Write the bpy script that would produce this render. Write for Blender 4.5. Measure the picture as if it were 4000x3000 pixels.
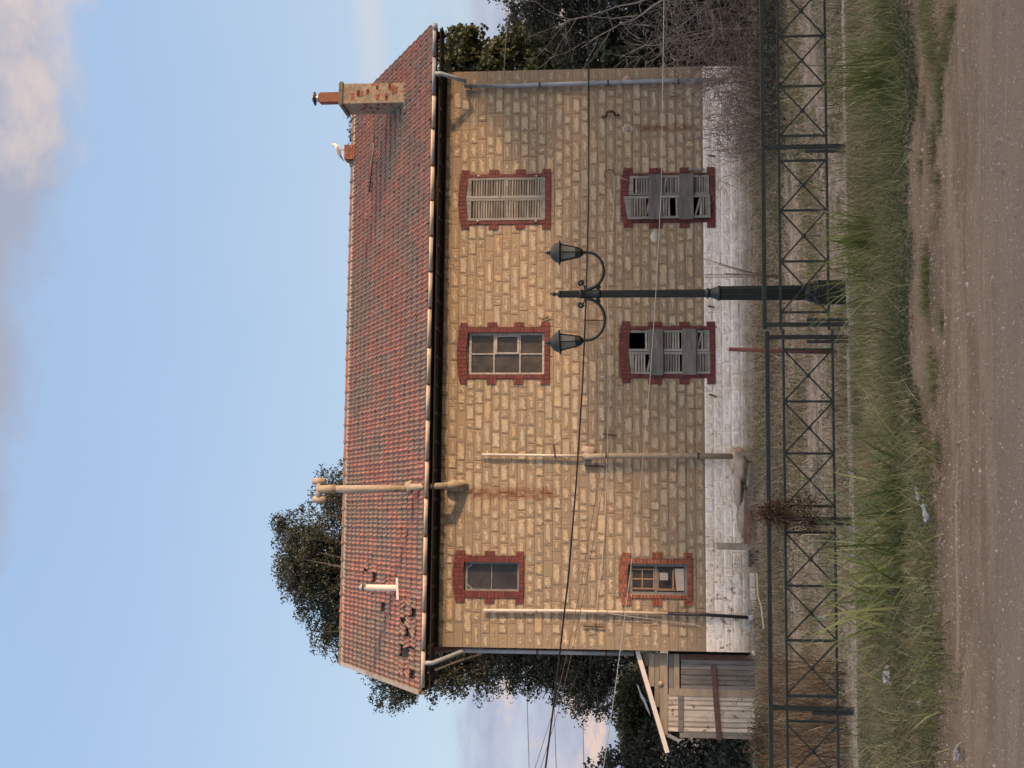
import bpy, math, random
import numpy as np
from mathutils import Vector, Matrix
R = math.radians
rng = np.random.default_rng(7)
random.seed(7)
for o in list(bpy.data.objects): bpy.data.objects.remove(o)
SC = bpy.context.scene
COL = SC.collection

# ------------------------------------------------------------------ camera (held on its side, as the photograph was)
FPX = 4900.0
PITCH = math.atan(444 / FPX)
CZ = 2.75
TH = R(6.28)
P0 = (-.2114 * 26.97, 26.97)
cam_d = bpy.data.cameras.new('camera'); cam_d.sensor_fit = 'HORIZONTAL'; cam_d.sensor_width = 36
cam_d.lens = 36 * FPX / 4000; cam_d.clip_end = 4000; cam_d.clip_start = .1
cam = bpy.data.objects.new('camera', cam_d); COL.objects.link(cam); SC.camera = cam
fw = Vector((0, math.cos(PITCH), math.sin(PITCH))); upv = Vector((0, -math.sin(PITCH), math.cos(PITCH))); rt = Vector((1, 0, 0))
m = Matrix((-upv, rt, -fw)).transposed().to_4x4(); m.translation = (0, 0, CZ)
cam.matrix_world = m

# ------------------------------------------------------------------ sky, sun, exposure
SUN_EL = R(10.0); SUN_DIR = Vector((.90 * math.cos(SUN_EL), -.434 * math.cos(SUN_EL), math.sin(SUN_EL))).normalized()
SC.view_settings.view_transform = 'Standard'; SC.view_settings.look = 'None'
SC.view_settings.gamma = 1; SC.view_settings.use_curve_mapping = False
SC.view_settings.exposure = 1.30
sun_d = bpy.data.lights.new('sun', 'SUN'); sun_d.energy = 2.0; sun_d.angle = R(2.6); sun_d.color = (1.0, .63, .36)
sun = bpy.data.objects.new('sun', sun_d); COL.objects.link(sun)
sun.rotation_euler = SUN_DIR.to_track_quat('Z', 'Y').to_euler()
sun.location = SUN_DIR * 60

class NT:
    def __init__(s, tree): s.t = tree; s.n = tree.nodes; s.l = tree.links
    def new(s, typ, ins=None, **kw):
        n = s.n.new(typ)
        for k, v in kw.items(): setattr(n, k, v)
        if ins:
            for k, v in ins.items():
                if isinstance(v, bpy.types.NodeSocket): s.l.new(v, n.inputs[k])
                else:
                    if isinstance(v, tuple) and len(v) == 3 and n.inputs[k].type == 'RGBA': v = v + (1,)
                    n.inputs[k].default_value = v
        return n
    def math(s, op, a, b=0., c=None, clamp=False):
        d = {0: a, 1: b}
        if c is not None: d[2] = c
        return s.new('ShaderNodeMath', d, operation=op, use_clamp=clamp).outputs[0]
    def mix(s, f, a, b, blend='MIX'):
        n = s.new('ShaderNodeMix', None, data_type='RGBA', blend_type=blend)
        for i, v in ((0, f), (6, a), (7, b)):
            if isinstance(v, bpy.types.NodeSocket): s.l.new(v, n.inputs[i])
            else: n.inputs[i].default_value = v + (1,) if isinstance(v, tuple) else v
        return n.outputs[2]
    def noise(s, vec, scale, detail=3., rough=.55, out=0, dist=0.):
        return s.new('ShaderNodeTexNoise', {'Vector': vec, 'Scale': scale, 'Detail': detail, 'Roughness': rough, 'Distortion': dist}).outputs[out]
    def step(s, v, a, b):
        return s.new('ShaderNodeMapRange', {0: v, 1: a, 2: b, 3: 0., 4: 1.}, interpolation_type='SMOOTHSTEP').outputs[0]
    def attr(s, name): return s.new('ShaderNodeAttribute', None, attribute_name=name).outputs['Fac']
    def pos(s): return s.new('ShaderNodeNewGeometry').outputs['Position']
    def scalev(s, v, sc): return s.new('ShaderNodeMapping', {0: v, 3: sc}).outputs[0]

W = bpy.data.worlds.new('World'); SC.world = W; W.use_nodes = True
w = NT(W.node_tree); w.n.clear()
sky = w.new('ShaderNodeTexSky', None, sky_type='NISHITA', sun_disc=False, sun_elevation=SUN_EL,
            sun_rotation=math.atan2(SUN_DIR.x, SUN_DIR.y), air_density=1.0, dust_density=1.5, ozone_density=1.6)
g = w.new('ShaderNodeTexCoord').outputs['Generated']
sx = w.new('ShaderNodeSeparateXYZ', {0: g})
X_, Y_, Z_ = sx.outputs
flat = w.scalev(g, (1., 1., 3.4))
n1 = w.noise(flat, 5.5, 6., .6); n2 = w.noise(flat, 8.5, 6., .6); n3 = w.noise(w.scalev(g, (1, 1, 1.6)), 7., 6., .62)
# bank of low cloud all round the horizon, broken on its upper edge
zz = w.math('ADD', Z_, w.math('MULTIPLY', w.math('SUBTRACT', n1, .5), .11))
bank = w.math('MULTIPLY', w.step(zz, .155, .105), w.step(n2, .2, .5))
lilac = w.mix(w.step(n1, .38, .62), (.17, .183, .25), (.235, .243, .305))
pink = w.mix(w.math('MULTIPLY', w.step(n2, .48, .60), w.step(n3, .40, .54)), lilac, (.40, .285, .225))
# higher cloud, thicker to the right
edge = w.math('ADD', w.math('MULTIPLY', X_, .15), w.math('MULTIPLY', w.math('SUBTRACT', n3, .5), .10))
up = w.step(w.math('ADD', Z_, edge), .430, .468)
up = w.math('MULTIPLY', up, w.step(w.math('ADD', w.noise(g, 2.2, 3.), w.math('MULTIPLY', w.math('SUBTRACT', n3, .5), .4)), .04, .24))
upc = w.mix(w.step(w.math('ADD', w.math('ADD', w.math('MULTIPLY', X_, 1.5), n3), w.math('MULTIPLY', w.math('MAXIMUM', w.math('SUBTRACT', Z_, .5), 0.), 1.2)), .74, 1.04), (.18, .188, .235), (.345, .285, .255))
glow = w.math('ADD', 1., w.math('MULTIPLY', w.step(w.math('ADD', w.math('ADD', w.math('MULTIPLY', X_, SUN_DIR.x), w.math('MULTIPLY', Y_, SUN_DIR.y)), Z_), .35, 1.3), 2.2))
glowc = w.new('ShaderNodeCombineColor', {0: glow, 1: glow, 2: glow}).outputs[0]
upc = w.mix(1., upc, glowc, 'MULTIPLY')
# one thin pale streak low on the right
st = w.math('MULTIPLY', w.step(w.math('ABSOLUTE', w.math('SUBTRACT', w.math('ADD', Z_, w.math('MULTIPLY', n1, .02)), .204)), .018, .0),
            w.step(w.math('ADD', X_, w.math('MULTIPLY', n2, .1)), .2, .34))
base = w.new('ShaderNodeHueSaturation', {'Saturation': .98, 'Value': 1.0, 'Color': sky.outputs[0]}).outputs[0]
SKYK = 6.0
def cc(col): return tuple(c * SKYK for c in col)
hz = w.mix(w.step(Z_, .34, .0), (0, 0, 0), (1, 1, 1))
veil = w.mix(w.step(w.math('ADD', Z_, w.math('MULTIPLY', w.math('SUBTRACT', n3, .5), .12)), .46, .04), cc((.178, .248, .362)), cc((.236, .284, .340)))
tos = w.math('ADD', w.math('ADD', w.math('MULTIPLY', X_, SUN_DIR.x), w.math('MULTIPLY', Y_, SUN_DIR.y)), w.math('MULTIPLY', Z_, SUN_DIR.z))
near = w.step(tos, .1, .95)
c = w.mix(w.math('SUBTRACT', .84, w.math('MULTIPLY', near, .55)), base, veil)
def mul(v, k): return w.new('ShaderNodeMix', {0: 1., 6: v, 7: (k, k, k, 1.)}, data_type='RGBA', blend_type='MULTIPLY').outputs[2]
c = w.mix(w.math('MULTIPLY', bank, .85), c, mul(pink, SKYK))
c = w.mix(w.math('MULTIPLY', st, .6), c, cc((.325, .315, .325)))
c = w.mix(w.math('MULTIPLY', up, .86), c, mul(upc, SKYK))
bg = w.new('ShaderNodeBackground', {'Color': c, 'Strength': .15})
w.new('ShaderNodeOutputWorld', {'Surface': bg.outputs[0]})

# ------------------------------------------------------------------ pixel to place helpers (pixels of the upright photograph)
def ray(U, V):
    a = (U - 1500) / FPX; dn = (V - 2000) / FPX
    return a, math.cos(PITCH) + dn * math.sin(PITCH), math.sin(PITCH) - dn * math.cos(PITCH)
def onplane(U, V, y0, slope):                       # plane  Y = y0 + slope*X
    a, b, c = ray(U, V); t = y0 / (b - slope * a)
    return Vector((a * t, b * t, CZ + c * t))
def F(U, V, yl=0.):                                  # house-local x, z on the plane y = yl
    a, b, c = ray(U, V); nx, ny = -math.sin(TH), math.cos(TH)
    t = (yl + P0[0] * nx + P0[1] * ny) / (a * nx + b * ny)
    dx, dy = a * t - P0[0], b * t - P0[1]
    return dx * math.cos(TH) + dy * math.sin(TH), CZ + c * t
def H2W(x, y, z=0.):                                 # house-local to world
    return Vector((P0[0] + x * math.cos(TH) - y * math.sin(TH), P0[1] + x * math.sin(TH) + y * math.cos(TH), z))
FS = .086                                           # the fence line  Y = 13.4 + FS*X
def fence_pt(U, V, off=0.): return onplane(U, V, 13.4 + off, FS)
def hsh(x, y): return math.sin(x * 1.7 + 1.3 * math.sin(y * .9)) * math.cos(y * 1.3 + .7 * math.sin(x * 1.1))
PR_T = [0, 5.8, 6.75, 7.3, 13.25, 13.6, 20, 26, 900]
PR_Z = [1.15, 1.15, 1.14, 1.08, .38, .33, .12, 0., 0.]
def gz(x, y):
    t = y - FS * x
    z = float(np.interp(t, PR_T, PR_Z))
    k = min(1., max(0., (t - 6.4) / 1.5)) * (1 if t < 26 else max(0., 1 - (t - 26) / 2) )
    return z + .03 * k * hsh(x * 1.1, y * 1.3) + .008 * hsh(x * 3, y * 3.2) * (1 if t < 40 else 0)
def gza(x, y):
    t = y - FS * x
    z = np.interp(t, PR_T, PR_Z)
    k = np.clip((t - 6.4) / 1.5, 0, 1) * np.where(t < 26, 1, np.clip(1 - (t - 26) / 2, 0, 1))
    h = lambda a, b: np.sin(a * 1.7 + 1.3 * np.sin(b * .9)) * np.cos(b * 1.3 + .7 * np.sin(a * 1.1))
    return z + .03 * k * h(x * 1.1, y * 1.3) + .008 * h(x * 3, y * 3.2) * (t < 40) + .012 * np.exp(-((t - 6.45 + .1 * np.sin(x * .9)) / .09) ** 2) - .010 * np.exp(-((t - 5.75 + .05 * np.sin(x)) / .12) ** 2)

# ------------------------------------------------------------------ object helpers
def tag(o, label=None, cat=None, group=None, kind=None):
    if label: o['label'] = label
    if cat: o['category'] = cat
    if group: o['group'] = group
    if kind: o['kind'] = kind
    return o
def empty(name, loc=(0, 0, 0), rz=0., parent=None):
    o = bpy.data.objects.new(name, None); COL.objects.link(o); o.location = loc; o.rotation_euler = (0, 0, rz)
    o.empty_display_size = .1
    if parent: o.parent = parent
    return o
def link(name, me, parent=None, loc=(0, 0, 0), rot=None):
    o = bpy.data.objects.new(name, me); COL.objects.link(o); o.location = loc
    if rot: o.rotation_euler = rot
    if parent: o.parent = parent
    return o
def np_mesh(name, V, Fc, mat=None, attrs=None, smooth=False):
    me = bpy.data.meshes.new(name); V = np.asarray(V, np.float32); Fc = np.asarray(Fc, np.int32)
    me.vertices.add(len(V)); me.vertices.foreach_set('co', V.ravel())
    k = Fc.shape[1]; me.loops.add(Fc.size); me.loops.foreach_set('vertex_index', Fc.ravel())
    me.polygons.add(len(Fc)); me.polygons.foreach_set('loop_start', np.arange(0, Fc.size, k, dtype=np.int32))
    me.update(calc_edges=True)
    for kk, v in (attrs or {}).items():
        a = me.attributes.new(kk, 'FLOAT', 'POINT'); a.data.foreach_set('value', np.asarray(v, np.float32).ravel())
    me.polygons.foreach_set('use_smooth', np.full(len(Fc), smooth))
    if mat: me.materials.append(mat)
    return me

class MB:
    """collects shapes; build() links them as one mesh object"""
    def __init__(s): s.v = []; s.f = []; s.a = {}; s.sm = []
    def _add(s, vs, fs, smooth=False, **at):
        b = len(s.v); s.v += [tuple(p) for p in vs]; s.f += [tuple(i + b for i in q) for q in fs]; s.sm += [smooth] * len(fs)
        for k, val in at.items():
            L = s.a.setdefault(k, []); L += [0.] * (b - len(L))
            L += list(val) if hasattr(val, '__len__') else [val] * len(vs)
    def hexa(s, p, **at):                            # 8 corners: bottom ring 0-3, top ring 4-7
        s._add(p, [(3, 2, 1, 0), (4, 5, 6, 7), (0, 1, 5, 4), (1, 2, 6, 5), (2, 3, 7, 6), (3, 0, 4, 7)], **at)
    def box(s, x0, x1, y0, y1, z0, z1, **at):
        s.hexa([(x0, y0, z0), (x1, y0, z0), (x1, y1, z0), (x0, y1, z0), (x0, y0, z1), (x1, y0, z1), (x1, y1, z1), (x0, y1, z1)], **at)
    def bar(s, a, b, w, h=None, up=(0, 0, 1), **at): # rectangular bar from a to b
        a = Vector(a); b = Vector(b); h = h or w; d = (b - a).normalized(); upv_ = Vector(up)
        if abs(d.dot(upv_)) > .98: upv_ = Vector((0, 1, 0))
        sx_ = d.cross(upv_).normalized() * w / 2; sy_ = sx_.cross(d).normalized() * h / 2
        s.hexa([a - sx_ - sy_, a + sx_ - sy_, a + sx_ + sy_, a - sx_ + sy_, b - sx_ - sy_, b + sx_ - sy_, b + sx_ + sy_, b - sx_ + sy_], **at)
    def tube(s, pts, rad, n=8, cap=True, smooth=True, **at):
        pts = [Vector(p) for p in pts]; m_ = len(pts)
        if not hasattr(rad, '__len__'): rad = [rad] * m_
        vs = []; ref = None
        for i, p in enumerate(pts):
            d = (pts[min(i + 1, m_ - 1)] - pts[max(i - 1, 0)]).normalized()
            if ref is None:
                ref = Vector((0, 0, 1)) if abs(d.z) < .9 else Vector((1, 0, 0))
            u = (ref - d * ref.dot(d)).normalized(); ref = u; v_ = d.cross(u)
            for k in range(n):
                an = 2 * math.pi * k / n
                vs.append(p + (u * math.cos(an) + v_ * math.sin(an)) * rad[i])
        fs = [(i * n + k, i * n + (k + 1) % n, (i + 1) * n + (k + 1) % n, (i + 1) * n + k) for i in range(m_ - 1) for k in range(n)]
        if cap: fs += [tuple(range(n - 1, -1, -1)), tuple(range((m_ - 1) * n, m_ * n))]
        s._add(vs, fs, smooth, **at)
    def lathe(s, prof, c=(0, 0, 0), n=16, flute=0., smooth=True, ph=0., **at):   # prof: (radius, z)
        vs = []
        for r_, z in prof:
            for k in range(n):
                an = 2 * math.pi * k / n + ph; rr = r_ * (1 - flute * (k % 2))
                vs.append((c[0] + rr * math.cos(an), c[1] + rr * math.sin(an), c[2] + z))
        m_ = len(prof)
        fs = [(i * n + k, i * n + (k + 1) % n, (i + 1) * n + (k + 1) % n, (i + 1) * n + k) for i in range(m_ - 1) for k in range(n)]
        fs += [tuple(range(n - 1, -1, -1)), tuple(range((m_ - 1) * n, m_ * n))]
        s._add(vs, fs, smooth, **at)
    def mesh(s, name, mat, origin=(0, 0, 0)):
        me = bpy.data.meshes.new(name); o = Vector(origin)
        me.from_pydata([tuple(Vector(p) - o) for p in s.v], [], s.f)
        for k, L in s.a.items():
            L = L + [0.] * (len(s.v) - len(L)); a = me.attributes.new(k, 'FLOAT', 'POINT'); a.data.foreach_set('value', L)
        me.polygons.foreach_set('use_smooth', s.sm)
        me.materials.append(mat); me.update(); return me
    def build(s, name, mat, parent=None, origin=(0, 0, 0)):
        return link(name, s.mesh(name, mat, origin), parent, origin)

# ------------------------------------------------------------------ materials
def srgb(r, g_, b): return tuple(((x / 255 + .055) / 1.055) ** 2.4 if x > 10 else x / 255 / 12.92 for x in (r, g_, b))
def M(name, c1, c2=None, scale=8., rough=.8, bump=.0, bscale=40., var=.0, metal=0., stretch=None, c3=None, t3=(.6, .7), s3=3., trans=0.):
    mt = bpy.data.materials.new(name); mt.use_nodes = True; t = NT(mt.node_tree); t.n.clear()
    p = t.pos() if not stretch else t.scalev(t.pos(), stretch)
    col = c1 + (1,) if True else c1
    colr = t.mix(t.step(t.noise(p, scale, 5., .6), .32, .68), c1, c2 or c1)
    if c3: colr = t.mix(t.step(t.noise(t.pos(), s3, 5., .65), *t3), colr, c3)
    if var:
        a = t.attr('rnd'); k = t.math('ADD', t.math('MULTIPLY', a, 2 * var), 1 - var)
        kk = t.new('ShaderNodeCombineColor', {0: k, 1: k, 2: k}).outputs[0]
        colr = t.mix(1., colr, kk, 'MULTIPLY')
    ins = {'Base Color': colr, 'Roughness': rough, 'Metallic': metal}
    b = t.new('ShaderNodeBsdfPrincipled', ins)
    if bump:
        bn = t.new('ShaderNodeBump', {'Strength': bump, 'Distance': .02, 'Height': t.noise(p, bscale, 4., .6)})
        t.l.new(bn.outputs[0], b.inputs['Normal'])
    sh = b.outputs[0]
    if trans:
        tr = t.new('ShaderNodeBsdfTranslucent', {'Color': colr})
        sh = t.new('ShaderNodeMixShader', {0: trans, 1: sh, 2: tr.outputs[0]}).outputs[0]
    t.new('ShaderNodeOutputMaterial', {'Surface': sh}); return mt

def stone_material():
    mt = bpy.data.materials.new('limestone'); mt.use_nodes = True; t = NT(mt.node_tree); t.n.clear()
    p = t.pos(); ef = t.attr('ef'); rn = t.attr('rnd'); wh = t.attr('white'); stn = t.attr('stain')
    nn = t.noise(p, 21., 5., .68); big = t.noise(p, .45, 3.); fine = t.noise(p, 70., 4., .65)
    e = t.math('ADD', ef, t.math('MULTIPLY', t.math('SUBTRACT', nn, .5), 1.5))
    e = t.math('ADD', e, t.math('MULTIPLY', t.math('SUBTRACT', rn, .5), .45))
    patch = t.step(e, .42, .58)
    smear = t.mix(t.step(big, .4, .6), (.255, .20, .142), (.30, .222, .145))
    tone = t.new('ShaderNodeValToRGB', {0: t.math('FRACT', t.math('MULTIPLY', rn, 7.31))})
    r_ = tone.color_ramp; r_.elements[0].color = (.48, .395, .285, 1); r_.elements[1].color = (.54, .45, .325, 1)
    for pos_, c_ in ((.2, (.49, .39, .265)), (.4, (.44, .37, .275)), (.6, (.52, .43, .305)), (.75, (.41, .335, .24)), (.88, (.50, .375, .225))):
        el = r_.elements.new(pos_); el.color = c_ + (1,)
    col = t.mix(patch, smear, tone.outputs[0])
    col = t.mix(t.math('MULTIPLY', t.step(fine, .52, .66), t.math('ADD', .25, t.math('MULTIPLY', patch, .45))), col, (.15, .115, .08))
    col = t.mix(t.math('MULTIPLY', t.step(t.noise(p, 3., 5., .7), .56, .75), .40), col, (.17, .15, .12))
    col = t.mix(t.math('MULTIPLY', t.step(t.noise(t.scalev(p, (1.2, 1.2, .22)), 2.4, 5., .65), .56, .72), .35), col, (.15, .125, .10))
    # warm ochre wash on some stretches
    # rust runs
    col = t.mix(t.math('MULTIPLY', stn, t.step(t.noise(t.scalev(p, (1, 1, .5)), 9., 4., .7), .30, .62)), col, (.16, .055, .022))
    # whitewash, flaking
    xx_ = t.new('ShaderNodeSeparateXYZ', {0: p}).outputs[0]
    fl = t.step(t.math('ADD', t.noise(p, 6., 6., .72), t.math('MULTIPLY', t.step(xx_, 1., -5.), .075)), .70, .64)
    ltc = t.mix(t.step(t.noise(p, 1.3, 5., .65), .38, .62), (.86, .81, .76), (.76, .69, .60))
    ltc = t.mix(t.math('MULTIPLY', t.step(t.noise(p, 3.4, 6., .72), .54, .68), t.math('ADD', .32, t.math('MULTIPLY', t.step(xx_, 0., -5.5), .45))), ltc, (.33, .27, .20))
    col = t.mix(t.math('MULTIPLY', wh, fl), col, ltc)
    # moss and splash dirt near the ground
    z = t.new('ShaderNodeSeparateXYZ', {0: p}).outputs[2]
    low = t.step(t.math('ADD', z, t.math('MULTIPLY', t.noise(p, 2.2, 5., .7), .55)), .78, .34)
    col = t.mix(t.math('MULTIPLY', low, .72), col, (.15, .13, .085))
    b = t.new('ShaderNodeBsdfPrincipled', {'Base Color': col, 'Roughness': .9})
    h = t.math('ADD', t.math('MULTIPLY', t.noise(p, 34., 6., .72), t.math('ADD', t.math('MULTIPLY', patch, 1.3), .2)), t.math('MULTIPLY', patch, .25))
    bn = t.new('ShaderNodeBump', {'Strength': .8, 'Distance': .022, 'Height': h}); t.l.new(bn.outputs[0], b.inputs['Normal'])
    t.new('ShaderNodeOutputMaterial', {'Surface': b.outputs[0]}); return mt

def tile_material():
    mt = bpy.data.materials.new('clay_tile'); mt.use_nodes = True; t = NT(mt.node_tree); t.n.clear()
    p = t.pos(); rn = t.attr('rnd')
    tone = t.new('ShaderNodeValToRGB', {0: rn}); r_ = tone.color_ramp
    r_.elements[0].color = (.215, .085, .068, 1); r_.elements[1].color = (.30, .12, .092, 1)
    for pos_, c_ in ((.3, (.26, .098, .075)), (.55, (.225, .09, .072)), (.8, (.33, .13, .095)), (.93, (.18, .105, .09))):
        el = r_.elements.new(pos_); el.color = c_ + (1,)
    col = tone.outputs[0]
    n1 = t.noise(p, .8, 6., .72); n2 = t.noise(p, 14., 5., .7); n3 = t.noise(p, 7., 4., .7)
    lich = t.math('MULTIPLY', t.step(t.math('ADD', t.math('MULTIPLY', n1, 1.15), t.math('MULTIPLY', n2, .5)), .75, .90), .88)
    lich = t.math('MAXIMUM', lich, t.math('MULTIPLY', t.attr('valley'), t.step(n3, .40, .56)))
    col = t.mix(lich, col, t.mix(t.step(n2, .45, .6), (.105, .085, .068), (.19, .165, .135)))
    col = t.mix(t.math('MULTIPLY', t.step(t.noise(p, 11., 3., .5), .70, .74), .8), col, (.42, .42, .38))
    b = t.new('ShaderNodeBsdfPrincipled', {'Base Color': col, 'Roughness': .85})
    bn = t.new('ShaderNodeBump', {'Strength': .5, 'Distance': .01, 'Height': n2}); t.l.new(bn.outputs[0], b.inputs['Normal'])
    t.new('ShaderNodeOutputMaterial', {'Surface': b.outputs[0]}); return mt

def ground_material():
    mt = bpy.data.materials.new('earth'); mt.use_nodes = True; t = NT(mt.node_tree); t.n.clear()
    p = t.pos(); s_ = t.new('ShaderNodeSeparateXYZ', {0: p}); x, y, z = s_.outputs
    tt = t.math('SUBTRACT', y, t.math('MULTIPLY', x, FS))
    wob = t.math('MULTIPLY', t.math('SUBTRACT', t.noise(p, .9, 4.), .5), .7)
    tw = t.math('ADD', tt, wob)
    n1 = t.noise(p, 3.2, 6., .7); n2 = t.noise(p, 45., 5., .7); n3 = t.noise(t.scalev(p, (.34, 1.3, 1.)), 4.2, 6., .7); n4 = t.noise(p, .6, 4., .6)
    road = t.mix(t.step(n3, .38, .62), (.130, .093, .056), (.218, .163, .105))
    road = t.mix(t.math('MULTIPLY', t.step(n4, .45, .6), .5), road, (.145, .108, .070))
    n5 = t.noise(t.scalev(p, (.05, 2.4, 1.)), 7., 4., .6)
    road = t.mix(t.math('MULTIPLY', t.step(n5, .55, .66), t.step(n4, .35, .55)), road, (.26, .198, .135))
    road = t.mix(t.math('MULTIPLY', t.step(t.noise(p, 9., 6., .75), .56, .70), .55), road, (.105, .075, .052))
    road = t.mix(t.math('MULTIPLY', t.step(tt, 6.2, 5.3), .7), road, (.178, .148, .115))
    road = t.mix(t.step(n2, .60, .70), road, (.27, .225, .17))
    road = t.mix(t.math('MULTIPLY', t.step(n2, .40, .33), .6), road, (.08, .062, .05))
    dirt = t.mix(t.step(n1, .35, .65), (.112, .073, .042), (.185, .130, .082))
    dirt = t.mix(t.step(n2, .62, .70), dirt, (.26, .21, .17))
    soil = t.mix(t.step(n1, .35, .65), (.10, .075, .046), (.19, .145, .092))
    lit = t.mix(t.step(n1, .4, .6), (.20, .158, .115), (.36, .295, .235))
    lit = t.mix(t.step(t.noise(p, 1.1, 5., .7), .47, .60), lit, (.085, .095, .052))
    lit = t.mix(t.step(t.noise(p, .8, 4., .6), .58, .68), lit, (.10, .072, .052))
    col = t.mix(t.step(tw, 6.35, 6.55), road, dirt)
    edge_ = t.math('SUBTRACT', 7.55, t.math('MULTIPLY', t.step(x, .6, -.9), 1.0))
    d = t.math('SUBTRACT', tw, edge_)
    col = t.mix(t.step(t.math('ADD', d, t.math('MULTIPLY', t.math('SUBTRACT', n1, .5), 1.6)), -.25, .45), col, soil)
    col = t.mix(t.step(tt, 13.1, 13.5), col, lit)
    b = t.new('ShaderNodeBsdfPrincipled', {'Base Color': col, 'Roughness': .95})
    h = t.math('ADD', t.math('MULTIPLY', n2, .35), t.math('ADD', t.math('MULTIPLY', n1, .8), t.math('MULTIPLY', n3, .7)))
    bn = t.new('ShaderNodeBump', {'Strength': 1., 'Distance': .05, 'Height': h}); t.l.new(bn.outputs[0], b.inputs['Normal'])
    t.new('ShaderNodeOutputMaterial', {'Surface': b.outputs[0]}); return mt

def leaf_material(name, c1, c2, c3=None, rough=.55, trans=.25):
    mt = bpy.data.materials.new(name); mt.use_nodes = True; t = NT(mt.node_tree); t.n.clear()
    rn = t.attr('rnd'); cr = t.new('ShaderNodeValToRGB', {0: rn}); r_ = cr.color_ramp
    r_.elements[0].color = c1 + (1,); r_.elements[1].color = (c3 or c2) + (1,)
    el = r_.elements.new(.72); el.color = c2 + (1,)
    col = t.mix(t.step(t.noise(t.pos(), .8, 3.), .35, .65), cr.outputs[0], t.mix(1., cr.outputs[0], (.62, .66, .6), 'MULTIPLY'))
    b = t.new('ShaderNodeBsdfPrincipled', {'Base Color': col, 'Roughness': rough})
    tr = t.new('ShaderNodeBsdfTranslucent', {'Color': col})
    sh = t.new('ShaderNodeMixShader', {0: trans, 1: b.outputs[0], 2: tr.outputs[0]})
    t.new('ShaderNodeOutputMaterial', {'Surface': sh.outputs[0]}); return mt

def glass_material(name, c1, c2, rough=.12):
    mt = bpy.data.materials.new(name); mt.use_nodes = True; t = NT(mt.node_tree); t.n.clear()
    p = t.pos(); n = t.noise(p, 3., 5., .7)
    col = t.mix(t.step(n, .35, .65), c1, c2)
    b = t.new('ShaderNodeBsdfPrincipled', {'Base Color': col, 'Roughness': t.math('ADD', t.math('MULTIPLY', t.noise(p, 9., 4.), .25), rough), 'IOR': 1.45})
    gl = t.new('ShaderNodeBsdfTransparent', {'Color': (.8, .8, .8)})
    sh = t.new('ShaderNodeMixShader', {0: .18, 1: b.outputs[0], 2: gl.outputs[0]})
    t.new('ShaderNodeOutputMaterial', {'Surface': sh.outputs[0]}); return mt

m_stone = stone_material(); m_tile = tile_material(); m_ground = ground_material()
m_mortar = M('mortar', (.20, .15, .10), (.25, .185, .12), 9., .95, .4, 60.)
_t = NT(m_mortar.node_tree); _b = [n for n in _t.n if n.type == 'BSDF_PRINCIPLED'][0]; _c = _b.inputs['Base Color'].links[0].from_socket
_z = _t.new('ShaderNodeSeparateXYZ', {0: _t.pos()}).outputs[2]           # the whitewash runs over the joints too
_t.l.new(_t.mix(_t.math('MULTIPLY', _t.step(_z, 1.05, 1.03), _t.step(_t.noise(_t.pos(), 5., 5., .7), .66, .50)), _c, (.62, .52, .42)), _b.inputs['Base Color'])
m_red = M('red_painted_brick', (.098, .022, .020), (.14, .031, .027), 10., .7, .5, 60., .22, c3=(.22, .10, .08), t3=(.64, .70), s3=14.)
m_redmortar = M('red_painted_joint', (.05, .013, .011), (.075, .022, .018), 9., .8)
m_brick = M('bare_red_brick', (.17, .048, .028), (.235, .075, .042), 12., .85, .6, 60., .28, c3=(.15, .05, .03), t3=(.6, .7), s3=8.)
m_limemortar = M('lime_joint', (.45, .36, .29), (.34, .25, .19), 12., .9)
m_shutter = M('weathered_grey_wood', (.16, .155, .145), (.25, .245, .225), 10., .8, .5, 30., .16, stretch=(1, 1, .18), c3=(.12, .10, .08), t3=(.6, .72), s3=12.)
m_slat = M('weathered_slat_wood', (.14, .13, .112), (.235, .215, .185), 9., .8, .4, 40., .3, stretch=(.3, 1, 1), c3=(.26, .16, .09), t3=(.66, .76), s3=5.)
m_board = M('grey_old_board', (.085, .080, .076), (.15, .14, .132), 8., .85, .5, 25., .2, stretch=(.18, 1, 1))
m_frame = M('chipped_white_frame', (.40, .38, .36), (.26, .245, .23), 14., .6, .3, 40., c3=(.12, .10, .09), t3=(.62, .7), s3=20.)
m_frame_grey = M('grey_metal_frame', (.15, .15, .16), (.21, .21, .215), 9., .5)
m_frame_brown = M('brown_wood_frame', (.25, .14, .075), (.32, .19, .11), 14., .6)
m_glass = glass_material('dusty_glass', (.045, .038, .031), (.09, .073, .058), .12)
m_glass_dark = glass_material('dark_glass', (.030, .028, .029), (.06, .054, .05), .10)
m_lamp_glass = glass_material('lantern_glass', (.34, .31, .26), (.26, .24, .205), .2)
m_gutter = M('cream_gutter', (.50, .44, .37), (.40, .35, .295), 5., .6, .15, 30., c3=(.25, .21, .17), t3=(.6, .72), s3=6.)
m_bluepipe = M('blue_grey_pipe', (.22, .25, .29), (.30, .33, .37), 4., .5, .1, 30., c3=(.42, .44, .46), t3=(.6, .72), s3=2.5)
m_strap = M('rusty_strap', (.045, .030, .025), (.09, .045, .03), 20., .8)
m_cement = M('old_cement_pipe', (.30, .245, .18), (.37, .31, .23), 12., .9, .6, 50., c3=(.17, .14, .11), t3=(.58, .7), s3=8.)
m_render = M('chimney_render', (.31, .245, .165), (.20, .16, .12), 9., .95, .9, 40., c3=(.24, .085, .05), t3=(.60, .63), s3=6.)
m_soot = M('sooty_cement', (.085, .07, .058), (.16, .13, .10), 8., .9, .7, 40.)
m_terracotta = M('terracotta', (.19, .065, .036), (.27, .10, .055), 10., .8, .3, 40., .2)
m_zinc = M('zinc_sheet', (.42, .42, .44), (.30, .30, .32), 14., .35, metal=.8)
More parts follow.
